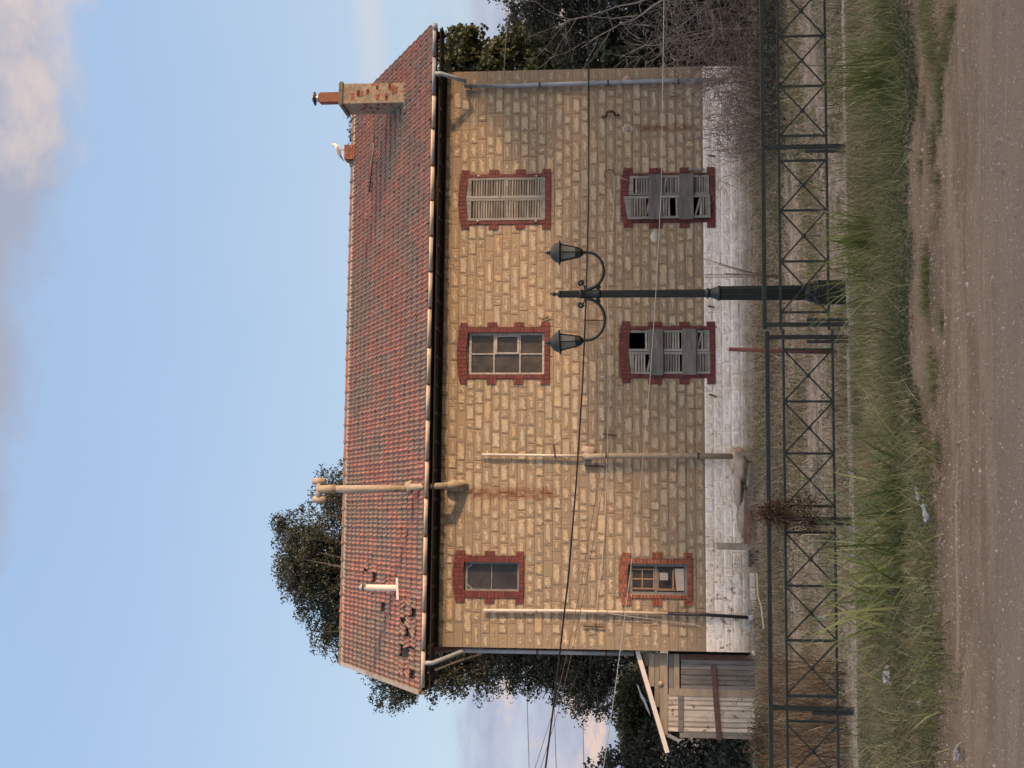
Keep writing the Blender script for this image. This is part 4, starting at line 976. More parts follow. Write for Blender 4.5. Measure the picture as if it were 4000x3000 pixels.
# ================================================================== FENCE
def fence(name, px_bars, px_posts, px_bosses, ua, ub, dv, label, parts_extra=0.):
    fe_o = fence_pt((ua + ub) / 2, 3305); fe_o.z = .42
    fe = empty(name, fe_o, 0); tag(fe, label, 'fence')
    def Q(U, V): return fence_pt(U, V) - fe_o
    zf = lambda V: fence_pt(1500, V).z
    zt, z2, z3 = zf(2989 + dv) , zf(3052 + dv), zf(3241 + dv * 1.4)
    def at(U, z): p = fence_pt(U, 3100) - fe_o; p.z = z - .42; return p
    q = MB(); q.bar(at(ua, zt), at(ub, zt), .045, .042); q.build('top_rail', m_fence, fe)
    for z in (z2, z3): q = MB(); q.bar(at(ua + 6, z), at(ub - 6, z), .027, .025); q.build('rail', m_fence, fe)
    pc = sorted(px_bars)
    for y_ in px_bars: q = MB(); U = 3000 - y_; q.bar(at(U, z3 + .015), at(U, z2 - .015), .024, .024); q.build('upright_bar', m_fence, fe)
    for y_, side in px_posts:
        U = 3000 - y_; q = MB(); a = at(U, zt - .022); b = at(U, .40); q.bar(a, b, .046, .038, up=(0, 1, 0)); o = q.build('post', m_fence, fe)
        a = at(U + side * 18, zf(3155)); b = at(U + side * 18, .40); a.y += .005; b.y += .005; q = MB(); q.bar(a, b, .032, .03, up=(0, 1, 0)); q.build('post_stiffener', m_fence_dark, fe)
    for y_ in px_bosses:
        half = 98
        U = 3000 - y_; zc = (z2 + z3) / 2
        for s_ in (-1, 1):
            q = MB(); a = at(U - s_ * half, z2 - .01); b = at(U + s_ * half, z3 + .01); a.y += s_ * .006; b.y += s_ * .006; q.bar(a, b, .011, .017); q.build('brace', m_fence, fe)
        c_ = at(U, zc); q = MB(); q.tube([c_ + Vector((0, -.022, 0)), c_ + Vector((0, -.016, 0)), c_ + Vector((0, .016, 0)), c_ + Vector((0, .022, 0))], [.014, .024, .024, .014], 10); q.build('boss', m_fence, fe)
    return fe
fence('railing_fence', [-740, -545, -345, -250 + 0, -60 + 8, 142, 337, 531, 628, 822, 1021, 1220], [(-120, 1), (-845, 1), (574, -1), (1268, 1)], [-840 + 200, -445, 44, 237, 432, 725, 922, 1121, -155], 4000, 3000 - 1284, 0, 'dark green steel railing with crossed braces, run to the right of the gap')
fence('railing_fence', [1365, 1568, 1771, 1977, 2079, 2288, 2501, 2718, 2817, 3047, 3250, 3455, 3560, 3760, 3960], [(1317, -1), (2027, -1), (2765, -1), (3508, -1)], [1467, 1671, 1875, 2178 + 5, 2394, 2610, 2932, 3148, 3352, 3660, 3860], 3000 - 1294, -1050, 9, 'dark green steel railing with crossed braces, run to the left of the gap')
# low concrete kerb carrying the fence
def strip(name, off0, off1, xa, xb, ztop, zbot, mat, kind=None):
    q = MB(); n = 60; vs = []
    for i in range(n + 1):
        x = xa + (xb - xa) * i / n; j = random.uniform(-.012, .012)
        y0 = 13.4 + FS * x
        vs += [(x, y0 + off0 + j, zbot), (x, y0 + off0 + j, ztop + random.uniform(-.008, .004)), (x, y0 + off1 + j, ztop + random.uniform(-.008, .004)), (x, y0 + off1 + j, zbot)]
    fs = [(i * 4 + k, i * 4 + (k + 1) % 4, i * 4 + 4 + (k + 1) % 4, i * 4 + 4 + k)[::-1] for i in range(n) for k in range(4)] + [(0, 1, 2, 3), (4 * n + 3, 4 * n + 2, 4 * n + 1, 4 * n)]
    q._add(vs, fs); o = q.build(name, mat); o['kind'] = 'structure'; return o
strip('kerb', -.07, .09, -9, 9, .425, .15, m_conc)
strip('footing_strip', -.62, -.50, -5, -.4, .50, .25, m_conc)

# ================================================================== LAMP POST
LB = fence_pt(1858, 3303, .22); LY = LB.y
def lz(v): return onplane(1858, v, LY, 0.).z
lamp = empty('street_lamp', (LB.x, LB.y, .36)); tag(lamp, 'dark green cast iron street lamp with two lanterns behind the railing', 'street lamp')
S_ = LY / FPX; o0 = .36
def zz_l(v): return lz(v) - o0
q = MB(); w_ = .105
q.lathe([(.148, 0), (.148, .04), (.140, .05), (.138, zz_l(3200)), (.145, zz_l(3196)), (.145, zz_l(3190)), (.12, zz_l(3186))], n=8, smooth=False, ph=math.pi / 8); q.build('lamp_base', m_green, lamp)
q = MB(); q.lathe([(.115, zz_l(3188)), (.122, zz_l(3182)), (.10, zz_l(3176)), (.108, zz_l(3170)), (.088, zz_l(3150)), (.080, zz_l(3142))], n=20); q.build('base_moulding', m_green, lamp)
q = MB(); q.lathe([(.080, zz_l(3142)), (.076, zz_l(2815))], n=32, flute=.13, smooth=False); q.build('lower_shaft', m_green, lamp)
q = MB(); q.lathe([(.072, zz_l(2816)), (.082, zz_l(2812)), (.084, zz_l(2806)), (.072, zz_l(2800)), (.056, zz_l(2785)), (.048, zz_l(2775)), (.046, zz_l(2770)), (.058, zz_l(2767)), (.058, zz_l(2763)), (.046, zz_l(2758)), (.042, zz_l(2752))], n=20); q.build('shaft_moulding', m_green, lamp)
q = MB(); q.lathe([(.0445, zz_l(2752)), (.0405, zz_l(2345))], n=28, flute=.14, smooth=False); q.build('shaft', m_green, lamp)
q = MB(); q.lathe([(.037, zz_l(2348)), (.050, zz_l(2343)), (.052, zz_l(2338)), (.046, zz_l(2334)), (.046, zz_l(2276)), (.052, zz_l(2272)), (.052, zz_l(2268)), (.037, zz_l(2263))], n=20); q.build('collar', m_green, lamp)
q = MB(); q.lathe([(.040, zz_l(2264)), (.038, zz_l(2191))], n=28, flute=.14, smooth=False); q.build('upper_shaft', m_green, lamp)
q = MB(); q.lathe([(.034, zz_l(2191)), (.042, zz_l(2188)), (.040, zz_l(2184)), (.022, zz_l(2178)), (.012, zz_l(2172)), (.024, zz_l(2166)), (.022, zz_l(2160)), (.009, zz_l(2156)), (.009, zz_l(2150))], n=16); q.build('finial', m_green, lamp)
def spiral(c_, r0, turns, s_, a0, n=22, rr=.010):
    return [(c_[0] + s_ * r0 * (1 - .8 * i / n) * math.cos(a0 + turns * 2 * math.pi * i / n), c_[1], c_[2] + r0 * (1 - .8 * i / n) * math.sin(a0 + turns * 2 * math.pi * i / n)) for i in range(n + 1)]
for s_, yL in ((1, 980), (-1, 1322)):
    dx = abs(3000 - yL - 1858) * S_; rx = (dx - .055) / 2
    zt = zz_l(2294); zb_ = zz_l(2358 if s_ > 0 else 2362)
    pts = []
    for i in range(19):
        an = math.pi + math.pi * i / 18
        pts.append((s_ * (.055 + rx + rx * math.cos(an)), 0, zt + (zt - zb_) * math.sin(an) * 1.0))
    # the arm starts nearly level at the collar and sweeps down and out
    pts = [(s_ * .05, 0, zt + .01)] + pts[3:] if False else pts
    q = MB(); q.tube([(s_ * .045, 0, zt + .03)] + pts[1:], [.0175] * 10 + [.015] * 9, 10)
    arm = q.build('lamp_arm', m_green, lamp)
    q = MB(); q.box(min(s_ * .044, s_ * .085), max(s_ * .044, s_ * .085), -.014, .014, zz_l(2293), zz_l(2282)); q.build('arm_bracket', m_green, arm)
    q = MB(); q.tube(spiral((s_ * .115, 0, zz_l(2268)), .034, 1.1, s_, -math.pi / 2), .0125, 8); q.tube([(s_ * .06, 0, zz_l(2288)), (s_ * .085, 0, zz_l(2282)), (s_ * .112, 0, zz_l(2277))], .009, 8); q.build('scroll', m_green, arm)
    q = MB(); q.tube(spiral((s_ * .075, 0, zz_l(2334)), .026, 1.1, s_, -math.pi / 2), .0105, 8); q.tube([(s_ * .05, 0, zz_l(2330)), (s_ * .062, 0, zz_l(2342)), (s_ * .076, 0, zz_l(2344))], .007, 8); q.build('scroll', m_green, arm)
    lt = empty('lantern', (s_ * dx, 0, zz_l(2296)), 0, lamp)
    if s_ < 0: lt['label'] = 'left lantern, tilted slightly outward'; lt.rotation_euler = (0, R(-4), 0)
    k = S_
    zl = lambda v: (2296 - v) * k
    q = MB(); q.lathe([(.012, zl(2300)), (.020, zl(2295)), (.012, zl(2290)), (.022, zl(2286)), (.014, zl(2281)), (.03, zl(2276)), (.048, zl(2270)), (.056, zl(2260))], n=16); q.build('lantern_neck', m_green, lt)
    n = 6; r0, r1 = .057, .104; z0_, z1_ = zl(2262), zl(2188)
    ph = math.pi / 6
    for i in range(n):
        a0 = ph + 2 * math.pi * i / n; a1 = ph + 2 * math.pi * (i + 1) / n
        q = MB(); q.bar((r0 * math.cos(a0), r0 * math.sin(a0), z0_), (r1 * math.cos(a0), r1 * math.sin(a0), z1_), .010, .010); q.build('lantern_rib', m_green, lt)
        q = MB(); e = .96
        q.hexa([(r0 * e * math.cos(a0), r0 * e * math.sin(a0), z0_), (r0 * e * math.cos(a1), r0 * e * math.sin(a1), z0_), ((r0 * e - .003) * math.cos(a1), (r0 * e - .003) * math.sin(a1), z0_), ((r0 * e - .003) * math.cos(a0), (r0 * e - .003) * math.sin(a0), z0_),
                (r1 * e * math.cos(a0), r1 * e * math.sin(a0), z1_), (r1 * e * math.cos(a1), r1 * e * math.sin(a1), z1_), ((r1 * e - .003) * math.cos(a1), (r1 * e - .003) * math.sin(a1), z1_), ((r1 * e - .003) * math.cos(a0), (r1 * e - .003) * math.sin(a0), z1_)]); q.build('glass_pane', m_lamp_glass, lt)
        q = MB(); q.bar((r0 * math.cos(a0), r0 * math.sin(a0), z0_ + .03), (r0 * math.cos(a1), r0 * math.sin(a1), z0_ + .03), .008, .06); q.build('lantern_skirt', m_green, lt) if False else None
    q = MB(); q.lathe([(r0 * 1.02, z0_ - .004), (r0 * 1.12, z0_ + .002), (.066, zl(2247))], n=6, smooth=False, ph=ph); q.build('lantern_cup', m_green, lt)
    q = MB(); q.lathe([(.108, zl(2191)), (.141, zl(2188)), (.136, zl(2184)), (.112, zl(2180)), (.102, zl(2170)), (.078, zl(2158)), (.038, zl(2150)), (.02, zl(2148))], n=12, smooth=True, ph=ph); q.build('lantern_cap', m_green, lt)
    q = MB(); q.lathe([(.018, zl(2149)), (.028, zl(2146)), (.014, zl(2142)), (.022, zl(2138)), (.008, zl(2134)), (.010, zl(2130)), (.003, zl(2127))], n=12); q.build('lantern_finial', m_green, lt)
    q = MB(); q.lathe([(.012, z0_ + .02), (.014, z0_ + .10), (.024, z0_ + .14), (.022, z0_ + .19), (.008, z0_ + .205)], n=10); q.build('bulb', m_lamp_glass, lt)

# rusty stake behind the fence
a = onplane(3000 - 1364, 2848, 15.0, 0.); b = onplane(3000 - 1378, 3245, 15.0, 0.); 
q = MB(); a.y = 15.05; q.tube([b - Vector((0, 0, .25)) - b, a - b], .024, 8); o = q.build('steel_stake', m_rust); o.location = b; tag(o, 'rusty brown steel pipe standing in the weeds behind the railing gap', 'stake')
a = onplane(3000 - 1293, 3316, 13.2, 0); b = onplane(3000 - 1293, 3416, 12.2, 0)

# ================================================================== SEAGULL
gy = RY - .08
gx, gz0 = F(3000 - 585, 1346, gy)
k = .0068
gull = empty('seagull', H2W(gx, gy, stp.location.z + hh), TH); tag(gull, 'white and grey seagull standing on the brick stump on the ridge', 'seagull')
def gp(y_, v_): return ((585 - y_) * k, 0, (1346 - v_) * k)
q = MB(); q.tube([gp(617, 1331), gp(610, 1327), gp(600, 1323), gp(588, 1320), gp(576, 1316), gp(568, 1310), gp(564, 1303), gp(563, 1297), gp(561, 1293)], [.010, .030, .055, .068, .066, .050, .036, .034, .014], 12)
m_gwhite = M('white_feathers', (.72, .68, .64), (.62, .58, .55), 30., .8); m_ggrey = M('grey_feathers', (.30, .31, .33), (.24, .25, .27), 30., .8)
body = q.build('body', m_gwhite, gull)
for s_ in (-1, 1):
    q = MB(); pts = [gp(572, 1317), gp(582, 1317), gp(594, 1321), gp(608, 1327), gp(622, 1335)]; q.tube([(p[0], s_ * .05, p[2]) for p in pts], [.02, .042, .042, .028, .006], 8); q.build('wing', m_ggrey, gull)
    q = MB(); q.tube([(-.005, s_ * .022, .0), (-.003, s_ * .022, .09), (.0, s_ * .02, .14)], .006, 6); q.box(-.012, .03, s_ * .022 - .012, s_ * .022 + .012, 0, .006); q.build('leg', m_frame_brown, gull)
q = MB(); q.hexa([gp(632, 1345)[:1] + (-.02,) + gp(632, 1345)[2:], gp(632, 1345)[:1] + (.02,) + gp(632, 1345)[2:], gp(608, 1331)[:1] + (.03,) + gp(608, 1331)[2:], gp(608, 1331)[:1] + (-.03,) + gp(608, 1331)[2:],
                  gp(632, 1343)[:1] + (-.02,) + gp(632, 1343)[2:], gp(632, 1343)[:1] + (.02,) + gp(632, 1343)[2:], gp(608, 1325)[:1] + (.03,) + gp(608, 1325)[2:], gp(608, 1325)[:1] + (-.03,) + gp(608, 1325)[2:]]); q.build('tail', m_black, gull)
q = MB(); q.tube([gp(562, 1299), gp(557, 1298), gp(552, 1300)], [.013, .010, .003], 6); q.build('beak', M('beak', (.35, .22, .05), (.4, .25, .06), 9., .5), gull)
for s_ in (-1, 1): q = MB(); p = gp(561, 1297); q.tube([(p[0], s_ * .030, p[2]), (p[0], s_ * .036, p[2])], .005, 6); q.build('eye', m_black, gull)

# ================================================================== VEGETATION
def leaves_mesh(name, centers, size, mat, spread=.6, seed=1, aspect=.55, droop=0.):
    g_ = np.random.default_rng(seed); n = len(centers)
    d = g_.normal(size=(n, 3)); d[:, 2] -= droop; d /= np.linalg.norm(d, axis=1)[:, None]
    r_ = g_.normal(size=(n, 3)); s_ = np.cross(d, r_); s_ /= np.linalg.norm(s_, axis=1)[:, None] + 1e-9
    nn = np.cross(d, s_)
    L_ = size * g_.uniform(.6, 1.35, (n, 1)); wd = L_ * aspect * g_.uniform(.8, 1.2, (n, 1))
    a = centers - d * L_ / 2; b = centers + s_ * wd / 2 + nn * L_ * .06 ; c_ = centers + d * L_ / 2; e = centers - s_ * wd / 2 + nn * L_ * .06
    V = np.stack([a, b, c_, e], 1).reshape(-1, 3); Fc = np.arange(4 * n).reshape(n, 4)
    rn = np.repeat(np.clip(g_.beta(1.6, 3.0, n), 0, 1), 4)
    return np_mesh(name, V, Fc, mat, {'rnd': rn})
def crown_points(lobes, n, clump=.38, ncl=None, seed=1, shell=.55):
    g_ = np.random.default_rng(seed); vol = np.array([l[3] * l[4] * l[5] for l in lobes]) ** .67; vol /= vol.sum()
    ncl = ncl or n // 32; li = g_.choice(len(lobes), ncl, p=vol); d = g_.normal(size=(ncl, 3)); d /= np.linalg.norm(d, axis=1)[:, None]
    rr = (shell + (1 - shell) * g_.random((ncl, 1))) * g_.uniform(.90, 1.17, (ncl, 1))
    L_ = np.array(lobes)[li]; c_ = L_[:, :3] + d * rr * L_[:, 3:6]
    ci = g_.integers(0, ncl, n); sz = clump * g_.uniform(.5, 1.3, ncl)[ci][:, None]; dd = g_.normal(size=(n, 3)); dd *= (1.55 * g_.random((n, 1)) ** .5) / np.linalg.norm(dd, axis=1)[:, None]
    return c_[ci] + dd * sz * np.array([1, 1, .62])
def limb_mesh(mb, base, lobes, r0, seed=0, n=8):
    rr = random.Random(seed); base = Vector(base)
    fork = base + Vector((rr.uniform(-.2, .2), rr.uniform(-.2, .2), (min(l[2] for l in lobes) - base.z) * .75))
    mb.tube([base, base.lerp(fork, .5) + Vector((rr.uniform(-.1, .1), 0, 0)), fork], [r0 * 1.3, r0, r0 * .8], n)
    for l in lobes:
        c_ = Vector(l[:3]); mid = fork.lerp(c_, .5) + Vector((rr.uniform(-.3, .3), rr.uniform(-.3, .3), .2)); mb.tube([fork, mid, c_], [r0 * .6, r0 * .35, r0 * .12], 6)
        for _ in range(5):
            d = Vector((rr.gauss(0, 1), rr.gauss(0, 1), rr.gauss(.3, .8))).normalized(); e = c_ + Vector((d.x * l[3], d.y * l[4], d.z * l[5])) * .85
            mb.tube([mid, mid.lerp(e, .5) + Vector((0, 0, .15)), e], [r0 * .22, r0 * .12, r0 * .03], 5)
def tree(name, base, lobes, nleaf, size, mat, label, cat='tree', seed=1, clump=.38, r0=.2, group=None, shell=.55, aspect=.55, ncl=None):
    e = empty(name, base); tag(e, label, cat, group); b = np.array(base)
    pts = crown_points(lobes, nleaf, clump, ncl, seed, shell) - b
    link('crown', leaves_mesh('crown', pts, size, mat, seed=seed + 50, aspect=aspect), e)
    q = MB(); limb_mesh(q, (0, 0, 0), [tuple(np.array(l[:3]) - b) + tuple(l[3:]) for l in lobes], r0, seed); q.build('trunk', m_bark, e)
    return e
def lobe(y_, v_, Y, rU, rV, rY):                     # centre and radii from photo pixels at distance Y
    c_ = SP(y_, v_, Y); s_ = Y / FPX; return (c_.x, c_.y, c_.z, rU * s_, rY, rV * s_)
# big dark tree behind the left end
Yt = 41.
lobes = [lobe(2140, 1180, Yt, 150, 130, 1.6), lobe(2330, 1330, Yt + 1, 190, 190, 1.8), lobe(1960, 1330, Yt, 150, 120, 1.6), lobe(2480, 1520, Yt, 190, 200, 1.8), lobe(2610, 1640, Yt, 130, 130, 1.3), lobe(2420, 1700, Yt + 1, 250, 200, 2.),
         lobe(2150, 1400, Yt + 1, 220, 180, 2.), lobe(2430, 1950, Yt, 190, 190, 1.6), lobe(2600, 2130, Yt, 150, 160, 1.4), lobe(2680, 2300, Yt - 1, 130, 150, 1.2), lobe(2500, 2300, Yt, 220, 200, 2.), lobe(2300, 1800, Yt + 1, 250, 260, 2.), lobe(2610, 1900, Yt, 120, 160, 1.2), lobe(2620, 2330, Yt, 170, 170, 1.4), lobe(2500, 2080, Yt, 220, 250, 1.4), lobe(2250, 1150, Yt, 90, 80, 1.), lobe(2060, 1110, Yt, 60, 50, .6), lobe(2480, 1300, Yt, 80, 90, .9), lobe(2690, 1560, Yt, 95, 110, 1.), lobe(2640, 1760, Yt, 90, 110, 1.), lobe(2230, 1240, Yt, 190, 150, 1.6), lobe(2400, 1430, Yt, 200, 150, 1.6)]
b_ = SP(2400, 2440, Yt); tree('broadleaf_tree', (b_.x, b_.y, 0), lobes, 210000, .085, m_leaf, 'tall dark leafy tree rising behind the left end of the roof', seed=11, clump=.21, r0=.35, aspect=.6, shell=.30)
# back-up crown deeper behind to keep the mass dark
# yellowish hedge tree by the shed
lobes = [lobe(2760, 2470, 36, 90, 90, 1.), lobe(2850, 2520, 36, 110, 100, 1.), lobe(2700, 2560, 36, 110, 90, 1.), lobe(2930, 2490, 35.5, 60, 60, .8)]
b_ = SP(2800, 2800, 36); tree('bushy_tree', (b_.x, b_.y, 0), lobes, 13000, .10, m_leaf_olive, 'olive and yellowish bushy tree behind the shed roof', seed=21, clump=.22, r0=.12)
lobes = [lobe(2960, 2560, 34, 110, 110, 1.1), lobe(3080, 2440, 34, 150, 160, 1.3), lobe(2930, 2740, 33, 130, 140, 1.2), lobe(3080, 2780, 33, 160, 160, 1.4), lobe(2860, 2860, 33, 130, 100, 1.2), lobe(3000, 2925, 32.6, 200, 60, 1.2), lobe(2960, 2860, 28.4, 90, 80, .8), lobe(3080, 2850, 28.4, 110, 90, .9)]
b_ = SP(3040, 2900, 34); tree('dark_bush', (b_.x, b_.y, 0), lobes, 26000, .11, m_leaf_dark, 'dark evergreen bush filling the gap left of the shed', 'bush', seed=23, clump=.25, r0=.12)
# trees to the right of the house
lobes = [lobe(205, 1800, 37, 95, 95, .9), lobe(150, 1830, 37, 55, 60, .7), lobe(240, 1940, 37, 90, 90, 1.), lobe(170, 2020, 37, 75, 90, .9), lobe(250, 1770, 37, 80, 80, .8), lobe(250, 2080, 37, 80, 80, .9), lobe(235, 2170, 36, 90, 90, .9), lobe(150, 2120, 36, 60, 60, .8)]
b_ = SP(240, 2700, 37); tree('fig_tree', (b_.x, b_.y, 0), lobes, 20000, .125, m_leaf_fig, 'yellowish green leafy tree just behind the right corner of the house', seed=31, clump=.17, r0=.12, aspect=.75, shell=.35)
lobes = [lobe(70, 2180, 31, 110, 110, 1.1), lobe(-60, 2060, 31, 160, 130, 1.4), lobe(190, 2330, 31, 120, 130, 1.2), lobe(40, 2420, 31, 200, 200, 1.8), lobe(200, 2560, 31, 140, 150, 1.4), lobe(60, 2680, 30.5, 200, 180, 1.6), lobe(-180, 2350, 31, 220, 260, 2.), lobe(-150, 2700, 31, 220, 220, 2.), lobe(200, 2800, 30.8, 140, 130, 1.3), lobe(20, 2850, 30.4, 200, 130, 1.5), lobe(240, 2240, 31, 70, 80, .8), lobe(60, 2930, 28.5, 230, 60, .9)]
b_ = SP(20, 2900, 31); tree('evergreen_tree', (b_.x, b_.y, 0), lobes, 95000, .085, m_leaf_dark, 'large dark evergreen tree at the right of the house', seed=33, clump=.24, r0=.22)
# fig leaves low by the corner
lobes = [lobe(215, 2370, 29.2, 35, 35, .25), lobe(215, 2500, 29.2, 30, 40, .25), lobe(200, 2610, 29.2, 35, 30, .25)]
b_ = SP(200, 2900, 29.2); tree('young_fig', (b_.x, b_.y, 0), lobes, 260, .26, leaf_material('fig_leaf', (.03, .045, .025), (.06, .085, .045), (.09, .12, .06)), 'young fig with broad lobed leaves by the right corner of the house', 'shrub', seed=37, clump=.12, r0=.03, aspect=.8)
# trees beside the road out to the right: they throw the long evening shade over the yard
for k, (x, y, h, rr_) in enumerate(((20., 28.5, 10.9, 3.2), (20.6, 23.3, 9.9, 3.0), (19.8, 18.0, 7.6, 2.7), (20.4, 13.4, 6.3, 2.5), (19.6, 9.3, 7.7, 2.7), (20.2, 5.2, 8.4, 2.8), (19.8, 1.2, 7.8, 2.7), (20.4, -3.0, 6.6, 2.6), (20, -7.4, 6.9, 2.8))):
    lb = [(x + random.uniform(-.5, .5), y + random.uniform(-.5, .5), h - rr_ * .75, rr_, rr_ * 1.1, rr_ * .75), (x + .8, y + 1.2, h * .45, rr_ * .95, rr_, h * .3), (x - .8, y - 1.2, h * .45, rr_ * .95, rr_, h * .3), (x, y, h * .22, rr_ * .9, rr_ * 1.2, h * .2)]
    tree('roadside_tree', (x, y, gz(x, y)), lb, 9000, .42, m_leaf, 'dense green tree in the row right of the yard, %s' % ('at the far end', 'second from the far end', 'third from the far end', 'fourth from the far end', 'in the middle', 'fourth from the road', 'third from the road', 'second from the road', 'nearest the road')[k], seed=60 + k, clump=.6, r0=.22, group='row of trees right of the yard', shell=.2, ncl=140)

# low scrub far out along the plain
g2 = np.random.default_rng(700); n = 26000; an = g2.uniform(-.9, .9, n); rr_ = g2.uniform(105, 150, n); hgt_ = 2.6 + .9 * np.sin(an * 31) * np.cos(an * 13.)
o = link('distant_scrub', leaves_mesh('distant_scrub', np.column_stack([np.sin(an) * rr_, np.cos(an) * rr_, g2.uniform(0, 1, n) * hgt_]), .9, m_leaf_dark, seed=701)); o['kind'] = 'stuff'

# bare shrubs with grey branches by the right corner
def branch(mb, pts, r0, r1, rr, depth=2, sub=5, n=6):
    P_ = [Vector(p) for p in pts]; m_ = len(P_)
    fine = []
    for i in range(m_ - 1):
        for t in (0, .34, .67): fine.append(P_[i].lerp(P_[i + 1], t) + Vector((rr.gauss(0, 1), rr.gauss(0, 1), rr.gauss(0, 1))) * (P_[i + 1] - P_[i]).length * .018)
    fine.append(P_[-1]); L_ = len(fine)
    mb.tube(fine, [r0 + (r1 - r0) * i / (L_ - 1) for i in range(L_)], n if depth > 1 else 4, rnd=rr.random())
    if depth > 0:
        tot = (P_[-1] - P_[0]).length
        for _ in range(sub):
            i = rr.randrange(max(1, L_ // 4), L_ - 1); p = fine[i]; d = (fine[i + 1] - fine[i]).normalized()
            side = Vector((rr.gauss(0, 1), rr.gauss(0, .6), rr.gauss(.25, .8))).normalized(); d2 = (d + side * .85).normalized(); ln = tot * rr.uniform(.15, .36)
            rr0 = (r0 + (r1 - r0) * i / L_) * .6
            branch(mb, [p, p + d2 * ln * .5, p + (d2 + Vector((0, 0, .15)) + side * .2).normalized() * ln], rr0, max(rr0 * .35, .0022), rr, depth - 1, max(2, sub - 2), 4)
def r5(x, y_, Y=24.5): return SP(y_ / 2.212, 2000 + x / 2.212, Y)
rr = random.Random(5)
sh = [([(2300, 200), (2040, 240), (1750, 250), (1400, 360), (1150, 390), (935, 500)], .024, 24.6), ([(2300, 330), (2100, 400), (1800, 430), (1500, 495), (1280, 575)], .018, 24.3), ([(2300, 300), (2000, 330), (1700, 315), (1420, 350), (1240, 500), (1150, 555)], .014, 24.8)]
def shrub(name, defs, label, mat, seed, sub=6, depth=2):
    rr = random.Random(seed); base = r5(*defs[0][0][0], defs[0][2]); base.z = gz(base.x, base.y); e = empty(name, base); tag(e, label, 'shrub')
    for pts, r0, Y in defs:
        q = MB(); P_ = [r5(x, y_, Y + .06 * i * rr.uniform(-1, 1)) - base for i, (x, y_) in enumerate(pts)]
        branch(q, P_, r0, .005, rr, depth, sub); q.build('branch', mat, e)
    return e
shrub('bare_shrub', sh, 'leafless grey branching shrub leaning left in front of the right corner', m_deadwood, 5)
shrub('bare_tree', [([(2300, -500), (1900, -330), (1310, 0), (1050, 170), (850, 260), (600, 410)], .028, 22.5), ([(2300, -500), (1800, -300), (1160, 0), (900, 60), (700, 130), (500, 170), (430, 210)], .022, 22.8), ([(2300, -500), (2000, -250), (1700, 0), (1550, 150), (1440, 240)], .016, 22.3)], 'leafless grey limbs reaching in from the right edge over the dark tree', m_deadwood, 8, 5, 2)
shrub('upright_stems', [([(2260, y_), (1900, y_ - 5 + k * 3), (x_, y_ - 12 + k * 6)], .011, 23.6 + .1 * k) for k, (y_, x_) in enumerate(((600, 1480), (560, 1300), (535, 1540), (470, 1600), (430, 1560), (390, 1680), (330, 1620), (650, 1750)))], 'reddish brown straight stems standing in front of the right corner', m_redtwig, 12, 3, 1)
shrub('bent_vine', [([(2250, 760), (1950, 800), (1840, 850), (1840, 1000), (1890, 1200), (1950, 1330)], .010, 23.2), ([(2250, 740), (1900, 690), (1600, 650), (1480, 800), (1400, 970)], .012, 23.0), ([(2250, 700), (1700, 720), (1570, 800), (1440, 880)], .010, 23.1)], 'thin arching vine bending in front of the whitewashed wall base', m_redtwig, 15, 4, 1)
# red dead stalks behind the lamp
def r6(x, y_, Y=15.5): return SP(750 + y_ / 2.212, 2000 + x / 2.212, Y)
bse = r6(2160, 720); bse.z = gz(bse.x, bse.y); e = empty('dry_stalks', bse); tag(e, 'few thin reddish dry stalks rising behind the railing beside the lamp', 'plant')
for pts in ([(2300, 730), (2130, 712), (1900, 650), (1610, 563)], [(2300, 735), (2140, 718), (1830, 704)], [(2300, 738), (2050, 735), (1610, 736)], [(2300, 730), (2100, 718), (1560, 714)], [(2300, 725), (2000, 690), (1780, 625)]):
    q = MB(); q.tube([r6(a, b) - bse for a, b in pts], [.008, .007, .0055, .004][:len(pts)], 5, rnd=random.random()); q.build('stalk', m_redtwig, e)

def strips(n, base, hgt, lean, width, curve=.5, seed=1, segs=2, dirv=None):
    """n bent ribbons; base (n,3), hgt (n,), lean (n,), dirv angles; returns V,F"""
    g_ = np.random.default_rng(seed); an = g_.uniform(0, 2 * np.pi, n) if dirv is None else dirv
    d = np.stack([np.cos(an), np.sin(an), 0 * an], 1); s_ = np.stack([-np.sin(an + g_.normal(0, .7, n)), np.cos(an), 0 * an], 1)
    P_ = []
    for i in range(segs + 1):
        t = i / segs; off = d * (lean * (t * (1 - curve) + curve * t * t))[:, None]; z = hgt * (t - .12 * t * t)
        c_ = base + off; c_[:, 2] += z; wd = (width * (1 - .88 * t ** 1.5))[:, None] / 2
        P_ += [c_ - s_ * wd, c_ + s_ * wd]
    V = np.stack(P_, 1).reshape(-1, 3); k = 2 * (segs + 1); b = (np.arange(n) * k)[:, None]
    Fc = np.concatenate([b + np.array([[2 * i, 2 * i + 1, 2 * i + 3, 2 * i + 2]]) for i in range(segs)], 0)
    return V, Fc, k
def grass(name, xy, hgt, lean, width, mat, seed=1, segs=2, curve=.5, stuff=True, rndb=(1.6, 2.4), zoff=0.):
    g_ = np.random.default_rng(seed + 99); n = len(xy); base = np.column_stack([xy, gza(xy[:, 0], xy[:, 1]) - .015 + zoff])
    V, Fc, k = strips(n, base, hgt, lean, width, curve, seed, segs)
    me = np_mesh(name, V, Fc, mat, {'rnd': np.repeat(g_.beta(*rndb, n), k)}); o = link(name, me)
    if stuff: o['kind'] = 'stuff'
    return o
def noise2(x, y, s=1., ph=0.):
    return (np.sin(x * 1.3 * s + ph + 1.7 * np.sin(y * 1.1 * s + ph)) + np.sin(y * 1.9 * s + 2.1 * ph + 1.3 * np.sin(x * .9 * s)) + .6 * np.sin((x + y) * 3.7 * s + ph)) / 2.6
